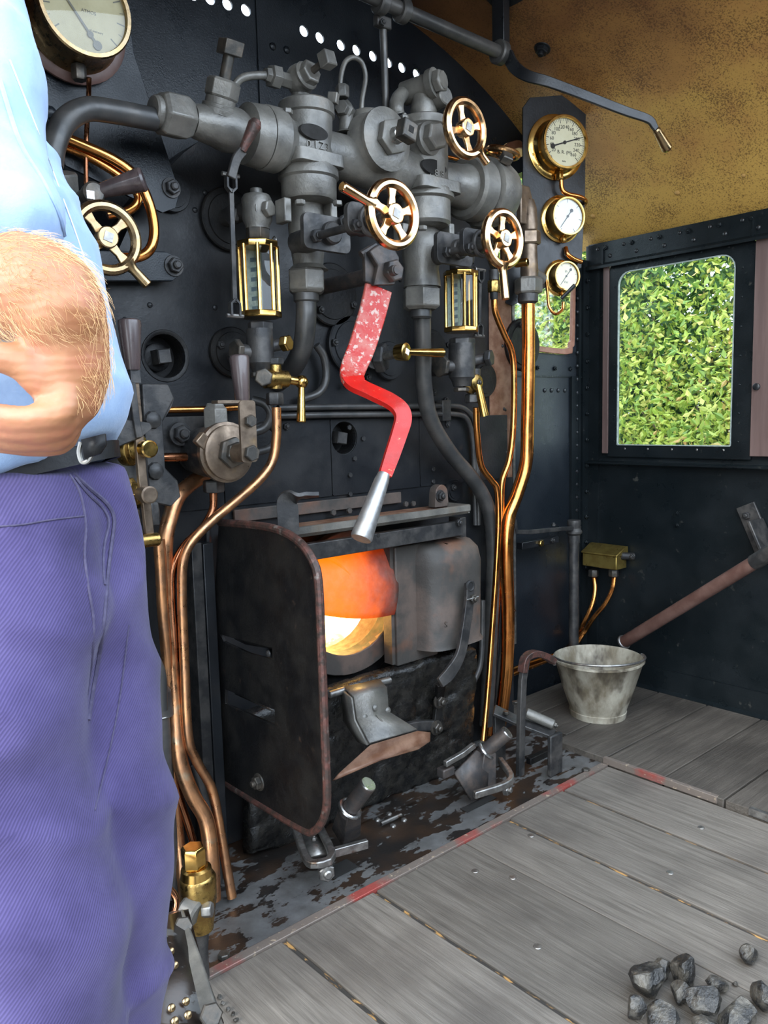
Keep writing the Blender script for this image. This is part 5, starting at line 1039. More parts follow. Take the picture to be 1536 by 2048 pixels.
# right-hand cock column feeding the thick copper pipe
cc = thing('injector_cock', 'brown cock column with hexagon nuts above the thick copper pipe', 'cock', U(1057, 600, 1.70))
obj('column', vl(1058, 1.70, [(400, 10), (420, 16), (450, 17), (500, 16), (545, 18), (600, 14)]), 'bronzedark', cc); hexat(cc, U(1058, 490, 1.70), EZ, 24, .045, 'bronzedark', 'upper_nut'); hexat(cc, U(1057, 588, 1.70), EZ, 28, .052, 'cast', 'lower_nut', .1); obj('collar', vl(1056, 1.70, [(588, 20), (604, 20), (608, 14)]), 'iron', cc)
obj('head_bracket', B().prism([(-.04, -.05), (.03, -.05), (.035, .0), (.005, .07), (-.04, .07)], U(1048, 420, 1.71), EX, EZ, .02), 'bronzedark', cc, bev=.004); obj('brass_plug', B().cyl(U(1030, 527, 1.66), U(1056, 524, 1.62), .013, n=14, ch=.002), 'brass', cc); obj('side_body', B().cyl(U(1058, 540, 1.70), U(1085, 560, 1.70), .02, n=14, ch=.003), 'cast', cc)
sn = thing('pipe_union', 'small brass union at the head of the thin copper pipe', 'union', U(988, 590, 1.72)); hexat(sn, U(988, 585, 1.72), EZ, 13, .038, 'brassdull', 'union_nut'); obj('stub', vl(988, 1.72, [(540, 10), (560, 10)]), 'iron', sn); obj('ferrule', vl(988, 1.72, [(584, 8), (596, 8), (600, 6)]), 'iron', sn)
tag(obj('spanner_handle', B().cyl(U(1122, 598, 1.66), U(1150, 570, 1.63), .006, .007, n=10, ch=.002), 'black_paint'), 'short black rod beneath the smallest gauge', 'lever')
# ================================================================ OVERHEAD ROD
yr = 1.50
rd = thing('overhead_crank', 'dark overhead shaft with flat crank arm and pale grip under the roof', 'crank handle', U(1000, 110, 1.5))
sa, sb = U(690, -30, 1.62), U(1015, 112, 1.62)
obj('shaft', B().cyl(sa, V((sb.x, sa.y, sa.z)) if False else sb, mm(15, sa), n=18), 'darkpipe', rd)
for px, py in ((762, 5), (805, 22), (1000, 105)): c = U(px, py, 1.62); obj('shaft_collar', B().lathe(c - (sb - sa).normalized() * .014, sb - sa, [(0, mm(20, c)), (.004, mm(23, c)), (.024, mm(23, c)), (.028, mm(20, c))], 20), 'darkpipe', rd)
arm = [U(1016, 112, 1.60), U(1030, 135, 1.57), U(1055, 152, 1.53), U(1100, 165, 1.48), U(1180, 195, 1.42), U(1250, 222, 1.36), U(1296, 238, 1.32), U(1308, 252, 1.31), U(1314, 262, 1.305)]
obj('crank_arm', B().sweep(arm, EZ, .028, .010, ws=[.04, .034, .03, .028, .026, .024, .02, .014]), 'black_paint', rd, bev=.002)
a, b_ = U(1312, 258, 1.305), U(1336, 300, 1.30); L_ = (b_ - a).length; obj('grip', B().lathe(a, b_ - a, [(0, mm(6, a)), (.004, mm(8, a)), (L_ * .15, mm(8, a)), (L_ * .9, mm(11, a)), (L_, mm(8, a)), (L_, 0)], 14), 'bronzedull', rd, label='pale worn wooden grip')
hp = U(1002, 100, 1.62); obj('hanger', B().mnx((hp.x - .014, hp.y - .022, hp.z), (hp.x + .014, hp.y + .022, roofz(hp.x) + .002)), 'black_paint', rd, bev=.002); obj('hanger_foot', B().box((hp.x - .03, hp.y, roofz(hp.x - .03) - .008), (.16, .09, .012), (V((1, 0, -.36)).normalized(), EY, V((.36, 0, 1)).normalized())), 'black_paint', rd)
hp2 = U(805, 20, 1.62); obj('hanger', B().mnx((hp2.x - .014, hp2.y - .02, hp2.z), (hp2.x + .014, hp2.y + .02, roofz(hp2.x))), 'black_paint', rd)
vr = thing('pull_rod', 'thin vertical pull rod hanging from the overhead shaft', 'rod', U(772, 240, 1.66)); obj('rod', B().tube([U(766, 50, 1.65), U(769, 140, 1.66), U(772, 250, 1.67)], mm(7.5, U(768, 100, 1.66)), 12), 'darkpipe', vr); obj('top_link', B().box(U(765, 45, 1.645), (.05, .02, .03)), 'iron', vr, bev=.004); bolt(vr, U(763, 46, 1.63), FR, .009, 'iron')
# ================================================================ LEFT-HAND CONTROLS
lw = U(212, 476, 1.46)
handwheel('handwheel', 'dull bronze handwheel behind the forearm at the left', lw, mm(74, lw), 'bronzedull', -.82, .55, 4, rot0=.72, depth_behind=.2)
wb = thing('valve_bracket', 'black wall bracket bolted behind the left handwheel', 'bracket', U(250, 560, 1.74)); pts = [U(*q, 1.75) for q in ((150, 500), (330, 503), (352, 512), (364, 530), (362, 548), (345, 562), (215, 562), (150, 555))]; obj('bracket_plate', B().prism([(p.x, p.z) for p in pts], (0, 1.762, 0), EX, EZ, .012), 'front_black', wb, bev=.002); bolt(wb, U(347, 532, 1.75), FR, .018, 'iron', washer=True)
obj('valve_body', B().cyl(lw + EY * .12, lw + EY * .30, .036, .042, n=20, ch=.004), 'iron', wb); obj('stay_block', B().mnx(lw + V((-.03, .29, -.05)), lw + V((.03, .32, .05))), 'iron', wb)
hl = thing('small_ejector_lever', 'dark wooden handle angled above the left handwheel', 'lever', U(180, 390, 1.55)); a, b_ = U(198, 383, 1.55), U(288, 358, 1.50); L_ = (b_ - a).length; obj('grip', B().lathe(a, b_ - a, [(0, mm(13, a)), (L_ * .1, mm(15, a)), (L_ * .95, mm(24, a)), (L_, mm(21, a)), (L_, 0)], 22), 'handle', hl); obj('square_boss', axl(U(180, 390, 1.56), FR, [(0, 20), (.02, 22), (.024, 18), (.024, 0)]), 'nut', hl); obj('square_end', axl(U(180, 390, 1.536), FR, [(0, 11), (.003, 11), (.003, 0)], 4, rot=.8), 'steel', hl); obj('shaft', B().cyl(U(180, 390, 1.56), U(180, 390, 1.56) + EY * .2, .016, n=12), 'iron', hl)
tag(obj('pipe_elbow', B().cyl(U(125, 345, 1.60), U(130, 400, 1.62), mm(30, U(125, 345, 1.6)), n=8, ch=.004), 'cast'), 'grey union body beneath the arching black pipe', 'union')
# vertical reverser / ejector rod with wooden handle and brass valves
YV = 1.55
ej = thing('ejector_lever', 'upright lever with dark wooden handle beside the belt', 'lever', U(290, 1090, YV)); a, b_ = U(265, 740, YV), U(258, 638, YV); L_ = (b_ - a).length
obj('grip', B().lathe(a, b_ - a, [(0, mm(15, a)), (L_ * .05, mm(16, a)), (L_ * .9, mm(23, a)), (L_ * .97, mm(22, a)), (L_, mm(17, a)), (L_, 0)], 24), 'handle', ej); obj('ferrule', vl(266, YV, [(738, 14), (766, 15)], 4, rot=PI / 4), 'iron', ej)
obj('lever_bar', B().sweep([U(267, 760, YV), U(276, 860, YV), U(284, 960, YV), U(292, 1010, YV), U(300, 1085, YV)], EX, .018, .012, smooth=False), 'bronzedark', ej, bev=.0015); obj('lever_rib', B().sweep([U(262, 765, YV - .008), U(271, 840, YV - .008), U(277, 875, YV - .008)], EX, .014, .014, smooth=False), 'iron', ej, bev=.0015)
bv = thing('ejector_valve', 'brass and iron ejector valve body with two stubby spindles', 'valve', U(290, 1050, YV + .05))
for px, py, m1, m2 in ((300, 898, 'brass', 'brassdull'), (300, 990, 'nut', 'brassdull')):
    c = U(px, py, YV - .035); obj('spindle_boss', axl(c + EY * .085, FR, [(0, 14), (.06, 14), (.062, 17), (.084, 17), (.086, 14), (.086, 0)]), m1 if py < 950 else 'bronzedark', bv); c3 = U(px - 42, py - 2, YV + .03); obj('valve_seat', axl(c3 + EY * .02, V((.55, -.83, 0)), [(0, 36), (.01, 38), (.022, 36), (.026, 26), (.04, 24), (.04, 0)], 22 if py < 950 else 6), m2, bv, bev=.001)
obj('back_lug', B().prism([(-.03, -.12), (.02, -.135), (.045, -.115), (.04, -.08), (.012, -.05), (.012, .05), (.03, .08), (.042, .1), (.03, .13), (-.03, .13)], U(312, 890, YV + .08), EX, EZ, .014), 'iron', bv, bev=.003)
for q in ((305, 840), (310, 942)): bolt_ = rivet(bv, U(*q, YV + .065), FR, .020, 'iron', name='dome_nut')
obj('pawl', B().prism([(-.05, -.03), (.01, -.01), (.04, .012), (.035, .022), (-.02, .03), (-.05, .04)], U(262, 868, YV + .01), EX, EZ, .018), 'iron', bv, bev=.003); hexat(bv, U(302, 1050, YV + .04), EZ, 18, .05, 'iron', 'side_union'); obj('union_neck', vl(306, YV + .04, [(1005, 10), (1022, 12), (1050, 10)]), 'iron', bv); obj('lower_arm', B().sweep([U(262, 1020, YV + .03), U(268, 1060, YV + .02), U(280, 1085, YV)], EX, .03, .016), 'bronzedark', bv, bev=.002)
obj('body_core', B().cyl(U(250, 870, YV + .07), U(262, 1000, YV + .07), .04, n=16, ch=.006), 'iron', bv)
pn = obj('pin_roller', B().cyl(U(265, 1084, YV - .01), U(318, 1078, YV - .01), mm(14, a), n=14, ch=.003), 'brassdull', bv); bolt(bv, U(262, 1085, YV - .015), V((-.8, -.6, 0)), .014, 'brassdull')
# brake valve
bk = thing('brake_valve', 'round brake valve with dark wooden upright handle left of the firehole', 'valve', U(465, 960, 1.66))
c = U(462, 905, 1.60); obj('valve_disc', axl(c + EY * .05, FR, [(0, 50), (.02, 60), (.034, 60), (.036, 54), (.046, 54), (.05, 48), (.05, 0)], 34), 'bronzedark', bk); obj('valve_body', axl(c + EY * .16, FR, [(0, 44), (.06, 50), (.12, 50)], 28), 'iron', bk)
hexat(bk, c, FR, 32, .016, 'nut', 'gland_nut'); hexat(bk, c + FR * .016, FR, 22, .014, 'nut', 'lock_nut'); obj('spindle', axl(c + FR * .03, FR, [(0, 19), (.05, 18), (.05, 0)]), 'bronzedark', bk)
e = c + FR * .075; obj('handle_plate', B().prism(rrect(-.022, -.02, .018, .115, .008), e, EX, EZ, .008), 'bronzedark', bk, bev=.002); hexat(bk, e + FR * .008, FR, 17, .012, 'nut', 'end_nut'); bolt(bk, e + FR * .008 + V((0, 0, .07)), FR, .014, 'nut', stud=False); obj('top_tab', B().box(e + V((-.035, .01, .112)), (.075, .028, .007)), 'bronzedark', bk, bev=.001)
a, b_ = e + V((-.002, .012, .115)), e + V((-.006, .012, .215)); s_ = mm(1, a); obj('grip', B().lathe(a, b_ - a, [(0, 14 * s_), (.006, 15 * s_), (.092, 20 * s_), (.097, 18 * s_), (.1, 12 * s_), (.1, 0)], 24), 'handle', bk)
obj('notch_lug', B().box(U(410, 888, 1.62), (.03, .02, .05), (V((.7, 0, .7)), EY, V((-.7, 0, .7)))), 'bronzedark', bk, bev=.003); obj('top_cap', vl(430, 1.68, [(806, 0), (806, 18), (812, 20), (818, 26), (870, 27)], 6), 'cast', bk, bev=.002); hexat(bk, U(395, 912, 1.68), EX, 24, .045, 'iron', 'inlet_nut'); obj('inlet_stub', B().cyl(U(318, 915, 1.69), U(372, 914, 1.69), mm(9, c), n=12), 'copperdark', bk); hexat(bk, U(428, 985, 1.68), EZ, 22, .03, 'iron', 'outlet_nut')
bolt(bk, U(360, 868, 1.72), FR, .021, 'iron', washer=True); obj('wall_foot', B().prism(rrect(-.13, -.045, .06, .045, .012), U(395, 870, 1.765), EX, EZ, .03), 'iron', bk, bev=.003)
# brass oil filter and angle bracket at bottom left
ff = thing('oil_filter', 'brass oil filter with hexagon cap standing at the floor bottom left', 'filter', UZ(395, 1870, 0)); yf = 1.36
obj('filter_body', vl(395, yf, [(1745, 0), (1745, 26), (1750, 33), (1756, 36), (1800, 35), (1830, 30), (1860, 26), (1872, 0)], 26), 'brassdull', ff); obj('filter_collar', vl(392, yf, [(1732, 24), (1736, 30), (1752, 32)], 26), 'brass', ff); hexat(ff, U(388, 1733, yf), EZ, 25, .042, 'brass', 'hex_cap', .3); hexat(ff, U(405, 1820, yf - .03), V((.7, -.7, .1)), 16, .02, 'dullsteel', 'side_plug')
obj('side_body', B().cyl(U(365, 1812, yf), U(395, 1830, yf - .03), .026, n=14, ch=.005), 'cast', ff); obj('filter_foot', vl(400, yf, [(1862, 18), (1900, 14), (1958, 14)]), 'iron', ff)
pipe('copper pipe curling round the filter beside the trousers', [(300, 1760, 1.30), (335, 1775, 1.30), (352, 1800, 1.29), (345, 1830, 1.28), (322, 1850, 1.27)], 7, 'copperdark')
pst = thing('pedestal_bracket', 'grey steel angle bracket with bolts at the bottom left corner', 'bracket', UZ(380, 2040, 0)); top = [UZ(345, 1850, .09), UZ(372, 1842, .09), UZ(440, 2060, .09), UZ(330, 2060, .09)]
pA = [U(335, 1835, 1.25), U(370, 1830, 1.24), U(395, 1930, 1.12), U(440, 2060, 1.0), U(290, 2060, 1.0), U(305, 1850, 1.20)]
o = obj('bracket_web', B().add(pA, [list(range(6))]), 'footplate', pst); o.modifiers.new('s', 'SOLIDIFY').thickness = .012
obj('flange_bar', B().sweep([U(352, 1835, 1.235), U(385, 1930, 1.11), U(425, 2060, .985)], V((1, 0, .3)), .032, .02, smooth=False), 'cast', pst, bev=.003)
for q, yy in (((364, 1855), 1.205), ((420, 2030), 1.0)): bolt(pst, U(*q, yy - .01), V((-.2, -.8, .6)), .017, 'nut', stud=False)
for q, yy in (((342, 1902), 1.13), ((350, 1930), 1.1), ((372, 2003), 1.03), ((343, 2016), 1.015), ((376, 2030), 1.0), ((350, 2042), 1.0), ((322, 1948), 1.08)): rivet(pst, U(*q, yy - .008), V((-.2, -.8, .6)), .006, 'bronzedull')
vp = thing('drain_post', 'black capped upright pipe beside the trousers', 'pipe', UZ(330, 1800, 0)); obj('post', vl(322, 1.66, [(1430, 17), (1500, 18), (1800, 19)]), 'darkpipe', vp); obj('cap', vl(321, 1.66, [(1372, 0), (1374, 14), (1382, 20), (1428, 22), (1432, 22)]), 'darkpipe', vp); obj('cap_band', B().torus(U(321, 1430, 1.66), EZ, mm(21, U(321, 1430, 1.66)), .002, 20, 6), 'dullsteel', vp)
# ================================================================ RIGHT SIDE OF THE CAB
ps = thing('seat_post', 'black upright post with swivel bracket in the right front corner', 'post', UZ(1152, 1360, RAISE)); yp = 1.86; pc = U(1148, 1070, yp)
obj('post', B().cyl((pc.x, yp, RAISE), (pc.x, yp, U(1148, 1075, yp).z), mm(10, pc), n=18), 'iron', ps); obj('socket', vl(1148, yp, [(1040, 0), (1040, 13), (1046, 14), (1056, 12), (1062, 16), (1066, 16), (1070, 12), (1085, 12)]), 'iron', ps)
obj('swivel_bar', B().sweep([U(1028, 1040, 1.80), U(1032, 1064, 1.80), U(1060, 1064, 1.81), U(1120, 1058, 1.84), U(1160, 1056, 1.86)], EZ, .016, .012, smooth=False), 'iron', ps, bev=.002); obj('hinge_block', B().mnx(U(1045, 1100, 1.86), U(1118, 1072, 1.86) + V((0, .03, 0))), 'black_paint', ps, bev=.003); bolt(ps, U(1080, 1086, 1.86), FR, .013, 'brassdull', stud=False); bolt(ps, U(1103, 1080, 1.86), FR, .011, 'iron'); bolt(ps, U(1107, 1052, 1.83), EZ, .009, 'iron')
ob = thing('oil_box', 'small brass oil box with hinged lid on the right cab wall', 'oil box', UX(1205, 1130, XR - .05)); c = UX(1206, 1116, XR - .045)
def OB(px, py, off): return UX(px, py, XR - off)
bx0, bx1 = OB(1172, 1118, .06), OB(1240, 1118, .06); hy = abs(bx0.y - bx1.y) / 2; cy = (bx0.y + bx1.y) / 2; z0_, z1_ = OB(1206, 1134, .06).z, OB(1206, 1108, .06).z
obj('box_body', B().mnx((XR - .085, cy - hy, z0_), (XR - .012, cy + hy, z1_)), 'brassbox', ob, bev=.003); obj('lid', B().prism([(.0, 0), (.082, 0), (.082, .006), (.02, .034), (.0, .034)], (XR - .008, cy - hy - .004, z1_), -EX, EZ, hy * 2 + .008), 'brassbox', ob, bev=.002); obj('wall_bracket', B().cyl((XR - .006, cy - hy - .03, z1_ - .005), (XR - .05, cy - hy + .005, z1_), .015, n=14, ch=.003), 'iron', ob); bolt(ob, (XR - .02, cy - hy - .03, z1_ - .004), -EX, .012, 'iron')
obj('wall_plate', B().mnx((XR - .014, cy - hy * .6, z0_), (XR - .001, cy + hy * .6, z1_ + .01)), 'iron', ob, bev=.003)
for i, (px, pts) in enumerate(((1187, [(1188, 1155), (1190, 1180), (1184, 1210), (1168, 1245), (1150, 1280), (1120, 1305), (1050, 1330), (1010, 1345)]), (1227, [(1228, 1155), (1224, 1180), (1210, 1208), (1188, 1235), (1165, 1270), (1140, 1300), (1075, 1328), (1020, 1350)]))):
    hexat(ob, OB(px, 1153, .055), EZ, 10, .03, 'nut', 'union_nut'); P = [OB(*q, .055 + .02 * k) for k, q in enumerate(pts[:5])] + [U(*q, 1.86) for q in pts[5:]]
    tag(obj('copper_pipe', B().tube(P, mm(4.5, P[0]), 10), 'copper'), ('left' if i == 0 else 'right') + ' thin copper pipe hanging from the brass oil box', 'pipe')
br2 = thing('wall_stay', 'brown sloping tube stay held by a bracket on the right wall', 'stay', UX(1245, 1290, XR - .12)); a, b_ = U(1248, 1284, 1.70), U(1520, 1118, 1.12); obj('stay_tube', B().cyl(a, b_, mm(11, a) * 1.1, mm(11, a) * 1.05, n=20), 'brownpaint', br2); obj('end_ring', B().torus(a, b_ - a, mm(12, a), .006, 18, 8), 'dullsteel', br2)
q1 = UX(1500, 1055, XR - .01); axw = (UX(1545, 1150, XR) - UX(1488, 1015, XR)).normalized(); obj('bracket_plate', B().box(UX(1512, 1060, XR - .008), (.012, .07, .19), (EX, axw.cross(EX).normalized() * -1, axw)), 'iron', br2, bev=.003); obj('bracket_web', B().box(UX(1525, 1075, XR - .06) , (.11, .012, .13), (EX, axw.cross(EX).normalized(), axw)), 'iron', br2, bev=.003); obj('clamp', B().cyl(b_ - (b_ - a).normalized() * .03, b_ + (b_ - a).normalized() * .08, mm(16, b_), n=18, ch=.004), 'iron', br2)
for q in ((1494, 1031), (1505, 1048)): bolt(br2, UX(*q, XR - .014), -EX, .014, 'iron')
# bucket
bc = UZ(1196, 1428, RAISE); bk_ = thing('bucket', 'dented galvanised bucket stained with dirt on the raised boards', 'bucket', bc); Rt, Rb, Hb = mm(85, bc), mm(54, bc), .0
zt_ = U(1196, 1318, bc.y).z - 0.0; Hb = zt_ - RAISE
bb = B(); n_ = 48; prof = [(0, Rb * .96), (.0, Rb), (.022, Rb * 1.03), (.024, Rb * 1.0), (Hb * .5, (Rb + Rt) / 2), (Hb - .004, Rt), (Hb, Rt + .006), (Hb + .006, Rt + .006), (Hb + .008, Rt + .001), (Hb, Rt - .003), (.012, Rb - .003), (.012, 0)]
bb.lathe((bc.x, bc.y, RAISE), EZ, prof, n_)
for v in bb.v:
    k = mnoise.noise((v.x * 16, v.y * 16, v.z * 12)); w_ = (v.z - RAISE) / Hb; r = V((v.x - bc.x, v.y - bc.y, 0)); v += r * (.035 * k * (1 if w_ < .93 else .3))
obj('pail', bb, 'bucket', bk_, ang=50)
hp_ = []; 
for i in range(17): th = PI * i / 16; hp_.append(V((bc.x, bc.y, RAISE + Hb + .012)) + V((.75, -.66, 0)) * (math.cos(th) * (Rt + .006)) + V((-.66, -.75, 0)) * (math.sin(th) * (Rt + .004)) * 1 + EZ * (.012 * math.sin(th)))
obj('bail_handle', B().tube(hp_, .0042, 8, 2), 'dullsteel', bk_)
for s in (-1, 1): obj('bail_ear', B().box(V((bc.x, bc.y, RAISE + Hb - .002)) + V((.75, -.66, 0)) * s * (Rt + .006), (.03, .01, .03), (V((.66, .75, 0)), V((.75, -.66, 0)), EZ)), 'bucketin', bk_, bev=.002)
obj('inner_bottom', B().lathe((bc.x, bc.y, RAISE + .014), EZ, [(0, Rb - .006), (.001, 0)], 30), 'bucketin', bk_)
# coal
def coal(label, px, py, w_px, h_px, seed, z=0.):
    rnd = random.Random(seed); p = UZ(px, py, z); r = mm(w_px / 2, p); rz = mm(h_px / 2, p)
    bm = bmesh.new(); bmesh.ops.create_icosphere(bm, subdivisions=3, radius=1); pl = [(V((rnd.gauss(0, 1), rnd.gauss(0, 1), rnd.gauss(0, .8))).normalized(), rnd.uniform(.5, .88)) for _ in range(16)]
    for v in bm.verts:
        for nn, d in pl:
            e_ = v.co.dot(nn) - d
            if e_ > 0: v.co -= nn * e_
        v.co += v.co.normalized() * (.09 * mnoise.noise(v.co * 3) + .05) * mnoise.noise(v.co * 7 + V((seed, 0, 0)))
    rt = Matrix.Rotation(rnd.uniform(0, 6), 3, 'Z')
    me = bpy.data.meshes.new('coal_lump'); zmin = min(v.co.z for v in bm.verts)
    for v in bm.verts: c_ = rt @ v.co; v.co = V((c_.x * r, c_.y * r, (c_.z - zmin) * rz))
    bm.to_mesh(me); bm.free(); me.shade_smooth(); me.set_sharp_from_angle(angle=D(16)); me.materials.append(MAT['coal'])
    o = bpy.data.objects.new('coal_lump', me); C.objects.link(o); o.location = p; return tag(o, label, 'coal', 'lumps of coal on the floor boards')
for i, (l, px, py, w_, h_) in enumerate((('large blocky coal lump at the back left of the heap', 1297, 1992, 84, 92), ('squarish coal lump at the back of the heap', 1370, 1972, 66, 66), ('small dark coal lump between the two back lumps', 1322, 1958, 50, 50), ('rounded coal lump in the middle of the heap', 1405, 2030, 84, 74), ('pale brown coal lump behind the middle of the heap', 1362, 2004, 56, 48), ('wide flat coal lump at the front of the heap', 1330, 2062, 96, 56), ('coal lump at the front left corner of the heap', 1272, 2042, 50, 56), ('big rounded coal lump at the right of the heap', 1475, 2052, 92, 72), ('coal lump cut by the right edge of the picture', 1528, 2020, 66, 60), ('small flat coal piece right of the middle lump', 1434, 1985, 46, 36), ('coal lump lying by itself away from the heap', 1501, 1925, 44, 40), ('tiny coal chip beside the small flat piece', 1470, 1972, 14, 12), ('coal lump low at the front of the heap', 1412, 2075, 70, 46))): coal(l, px, py, w_, h_, 31 + i)
for i, (px, py, l) in enumerate(((446, 2010, 'second'), (456, 2022, 'third'), (466, 2032, 'fourth'), (440, 1998, 'topmost'), (472, 2044, 'lowest'))): o = coal(l + ' tiny coal crumb of the row beside the bottom left bracket', px, py, 12, 10, 80 + i); o['group'] = 'coal crumbs by the bracket'

# ================================================================ PERSON
from mathutils.bvhtree import BVHTree
ER, ED = V((.7512, -.6597, 0)).normalized(), V((.653, .748, 0)).normalized()
KS = .86
def PD(px, py, d): return UD(px, py, d * KS)
person = thing('person', 'person in pale blue shirt and purple-blue trousers standing at the left', 'person', (.3, 1.0, 0))
def caps(b, chain, n=16):
    """tapered limb through (px, py, depth, radius px)"""
    P = [PD(x, y, d) for x, y, d, r in chain]; R_ = [r * d * KS / FPX for x, y, d, r in chain]
    b.tube(P, 1, n, 5, R_); b.sph(P[0], R_[0] * .98); b.sph(P[-1], R_[-1] * .98)
def rings(b, rows, n=28):
    """loft of oval rings: (right-edge px, py, half width m, half depth m, view depth, tilt)"""
    vs = []; fs = []
    for px, py, rx, rd, d, tl_ in rows:
        rx, rd, tl_ = rx * KS, rd * KS, tl_ * KS; c = PD(px, py, d) - ER * rx
        for i in range(n):
            th = 2 * PI * i / n; vs.append(c + ER * rx * math.cos(th) + ED * rd * math.sin(th) + EZ * tl_ * (math.cos(th) - 1))
    for k in range(len(rows) - 1):
        for i in range(n): j = (i + 1) % n; fs.append([k * n + i, k * n + j, k * n + n + j, k * n + n + i])
    fs.append(list(range(n))); fs.append([(len(rows) - 1) * n + i for i in range(n)][::-1]); b.add(vs, fs)
def remeshed(name, b, voxel, smooth=4):
    me = bpy.data.meshes.new('tmp'); me.from_pydata(b.v, [], b.f); bm = bmesh.new(); bm.from_mesh(me); bmesh.ops.recalc_face_normals(bm, faces=bm.faces); bm.to_mesh(me); bm.free()
    o = bpy.data.objects.new('tmp', me); C.objects.link(o); m = o.modifiers.new('r', 'REMESH'); m.mode = 'VOXEL'; m.voxel_size = voxel
    if smooth: sm_ = o.modifiers.new('s', 'SMOOTH'); sm_.iterations = smooth; sm_.factor = .5
    dg = bpy.context.evaluated_depsgraph_get(); out = bpy.data.meshes.new_from_object(o.evaluated_get(dg)); out.name = name
    bpy.data.objects.remove(o); bpy.data.meshes.remove(me); return out
def displace(me, fn):
    ns = [v.normal.copy() for v in me.vertices]
    for v, n_ in zip(me.vertices, ns): v.co += n_ * fn(v.co)
    me.update(); me.shade_smooth()
# trousers
tb = B()
far = [(246, 925, .125, .10, .99, 0), (258, 1000, .135, .11, .99, 0), (270, 1100, .13, .112, .99, 0), (279, 1200, .118, .11, .99, 0), (291, 1300, .108, .108, 1.0, 0), (305, 1400, .1, .104, 1.0, 0), (316, 1500, .096, .1, 1.0, 0), (330, 1590, .094, .098, 1.0, 0), (338, 1680, .092, .096, 1.0, 0), (335, 1780, .09, .095, 1.0, 0), (326, 1880, .088, .094, 1.0, 0), (320, 2048, .088, .095, 1.0, 0), (322, 2300, .088, .1, 1.0, 0), (326, 2600, .086, .1, 1.0, 0), (330, 2900, .085, .1, 1.0, 0)]
rings(tb, far)
near = [(185, 930, .12, .1, .93, 0), (195, 1050, .135, .11, .91, 0), (195, 1150, .135, .112, .90, 0), (188, 1250, .13, .11, .89, 0), (176, 1340, .122, .108, .88, 0), (160, 1430, .112, .105, .87, 0), (157, 1500, .105, .102, .87, 0), (170, 1577, .103, .1, .87, 0), (186, 1632, .102, .1, .87, 0), (204, 1705, .1, .1, .87, 0), (222, 1762, .1, .1, .87, 0), (237, 1846, .098, .1, .87, 0), (242, 1927, .096, .1, .87, 0), (235, 2002, .095, .1, .87, 0), (228, 2200, .092, .1, .88, 0), (226, 2440, .09, .1, .89, 0), (228, 2760, .086, .1, .9, 0), (230, 3110, .084, .1, .91, 0)]
rings(tb, near)
tm = remeshed('trousers', tb, .0085, 5)
def tfold(p):
    q = V((p.x * 1, p.y * 1, p.z)); d = .008 * mnoise.noise(q * 7) + .0055 * mnoise.noise(V((q.x * 9 + q.z * 14, q.y * 9, q.z * 10)))
    d += .008 * (1 - abs(mnoise.noise(V((q.x * 5 + q.z * 6, q.y * 5 + 3, q.z * 8))))) ** 6
    return d
displace(tm, tfold); tm.materials.append(MAT['twill']); tro = obj('trousers', tm, None, person, label='purple-blue twill work trousers')
bt = BVHTree.FromPolygons([v.co.copy() for v in tm.vertices], [list(p.vertices) for p in tm.polygons])
def onb(bv, px, py, off=.001):
    d = ray(px, py).normalized(); h_ = bv.ray_cast(EYE, d); return (h_[0] - d * off) if h_[0] else PD(px, py, .9)
def seam(name, pts, r, mat, bv=bt, par=None, off=.001):
    q = crom([V((a, b_, 0)) for a, b_ in pts], 6); P = [onb(bv, v.x, v.y, off) for v in q]
    for _ in range(2): P = [P[0]] + [(P[i - 1] + P[i] * 2 + P[i + 1]) / 4 for i in range(1, len(P) - 1)] + [P[-1]]
    return obj(name, B().tube(P, r, 6, 1, smooth=False), mat, par or tro)
seam('fly_seam', [(140, 950), (160, 985), (172, 1050), (169, 1110), (178, 1180), (188, 1245), (184, 1320), (176, 1390)], .0013, 'whip')
seam('pocket_piping', [(148, 948), (180, 978), (212, 1005), (228, 1035), (224, 1080), (215, 1150), (210, 1220), (200, 1300), (186, 1380), (177, 1440)], .0022, 'whip'); seam('pocket_piping', [(150, 955), (178, 990), (205, 1015), (218, 1045), (208, 1090), (206, 1140), (209, 1170)], .0018, 'whip')
seam('waistband_seam', [(-30, 1054), (40, 1050), (100, 1040), (168, 1032)], .0009, 'whip'); seam('inside_leg_seam', [(258, 1250), (245, 1360), (232, 1440), (215, 1520), (190, 1620)], .0008, 'whip')
# shirt
sb_ = B(); rings(sb_, [(-150, -215, .12, .10, .98, 0), (-75, -160, .19, .13, .97, 0), (-38, -60, .2, .135, .96, 0), (2, 60, .19, .14, .95, 0), (48, 200, .185, .142, .95, 0), (92, 300, .185, .145, .95, 0), (132, 400, .185, .147, .95, 0), (175, 500, .187, .15, .95, 0), (206, 600, .188, .152, .95, 0), (228, 700, .188, .153, .95, 0), (248, 780, .188, .153, .95, 0), (247, 835, .184, .152, .95, .014), (230, 868, .176, .146, .95, .04), (208, 882, .166, .14, .95, .056)])
caps(sb_, [(-200, -110, .88, 110), (-130, -20, .86, 146), (-75, 200, .83, 148), (-45, 330, .81, 142), (-20, 440, .79, 140)])
caps(sb_, [(-200, -110, 1.08, 80), (-120, 20, 1.12, 88), (-70, 300, 1.16, 88)])
sm_ = remeshed('shirt', sb_, .007, 4)
def sfold(p):
    q = ER.dot(p); a_ = mnoise.noise(V((q * 9 + p.z * 7, p.y * 3, p.z * 2.5))); b2 = mnoise.noise(V((q * 4 - p.z * 9, p.y * 4 + 7, p.z * 6)))
    return .007 * mnoise.noise(p * 7) + .012 * (1 - abs(a_)) ** 5 + .009 * (1 - abs(b2)) ** 6 - .006
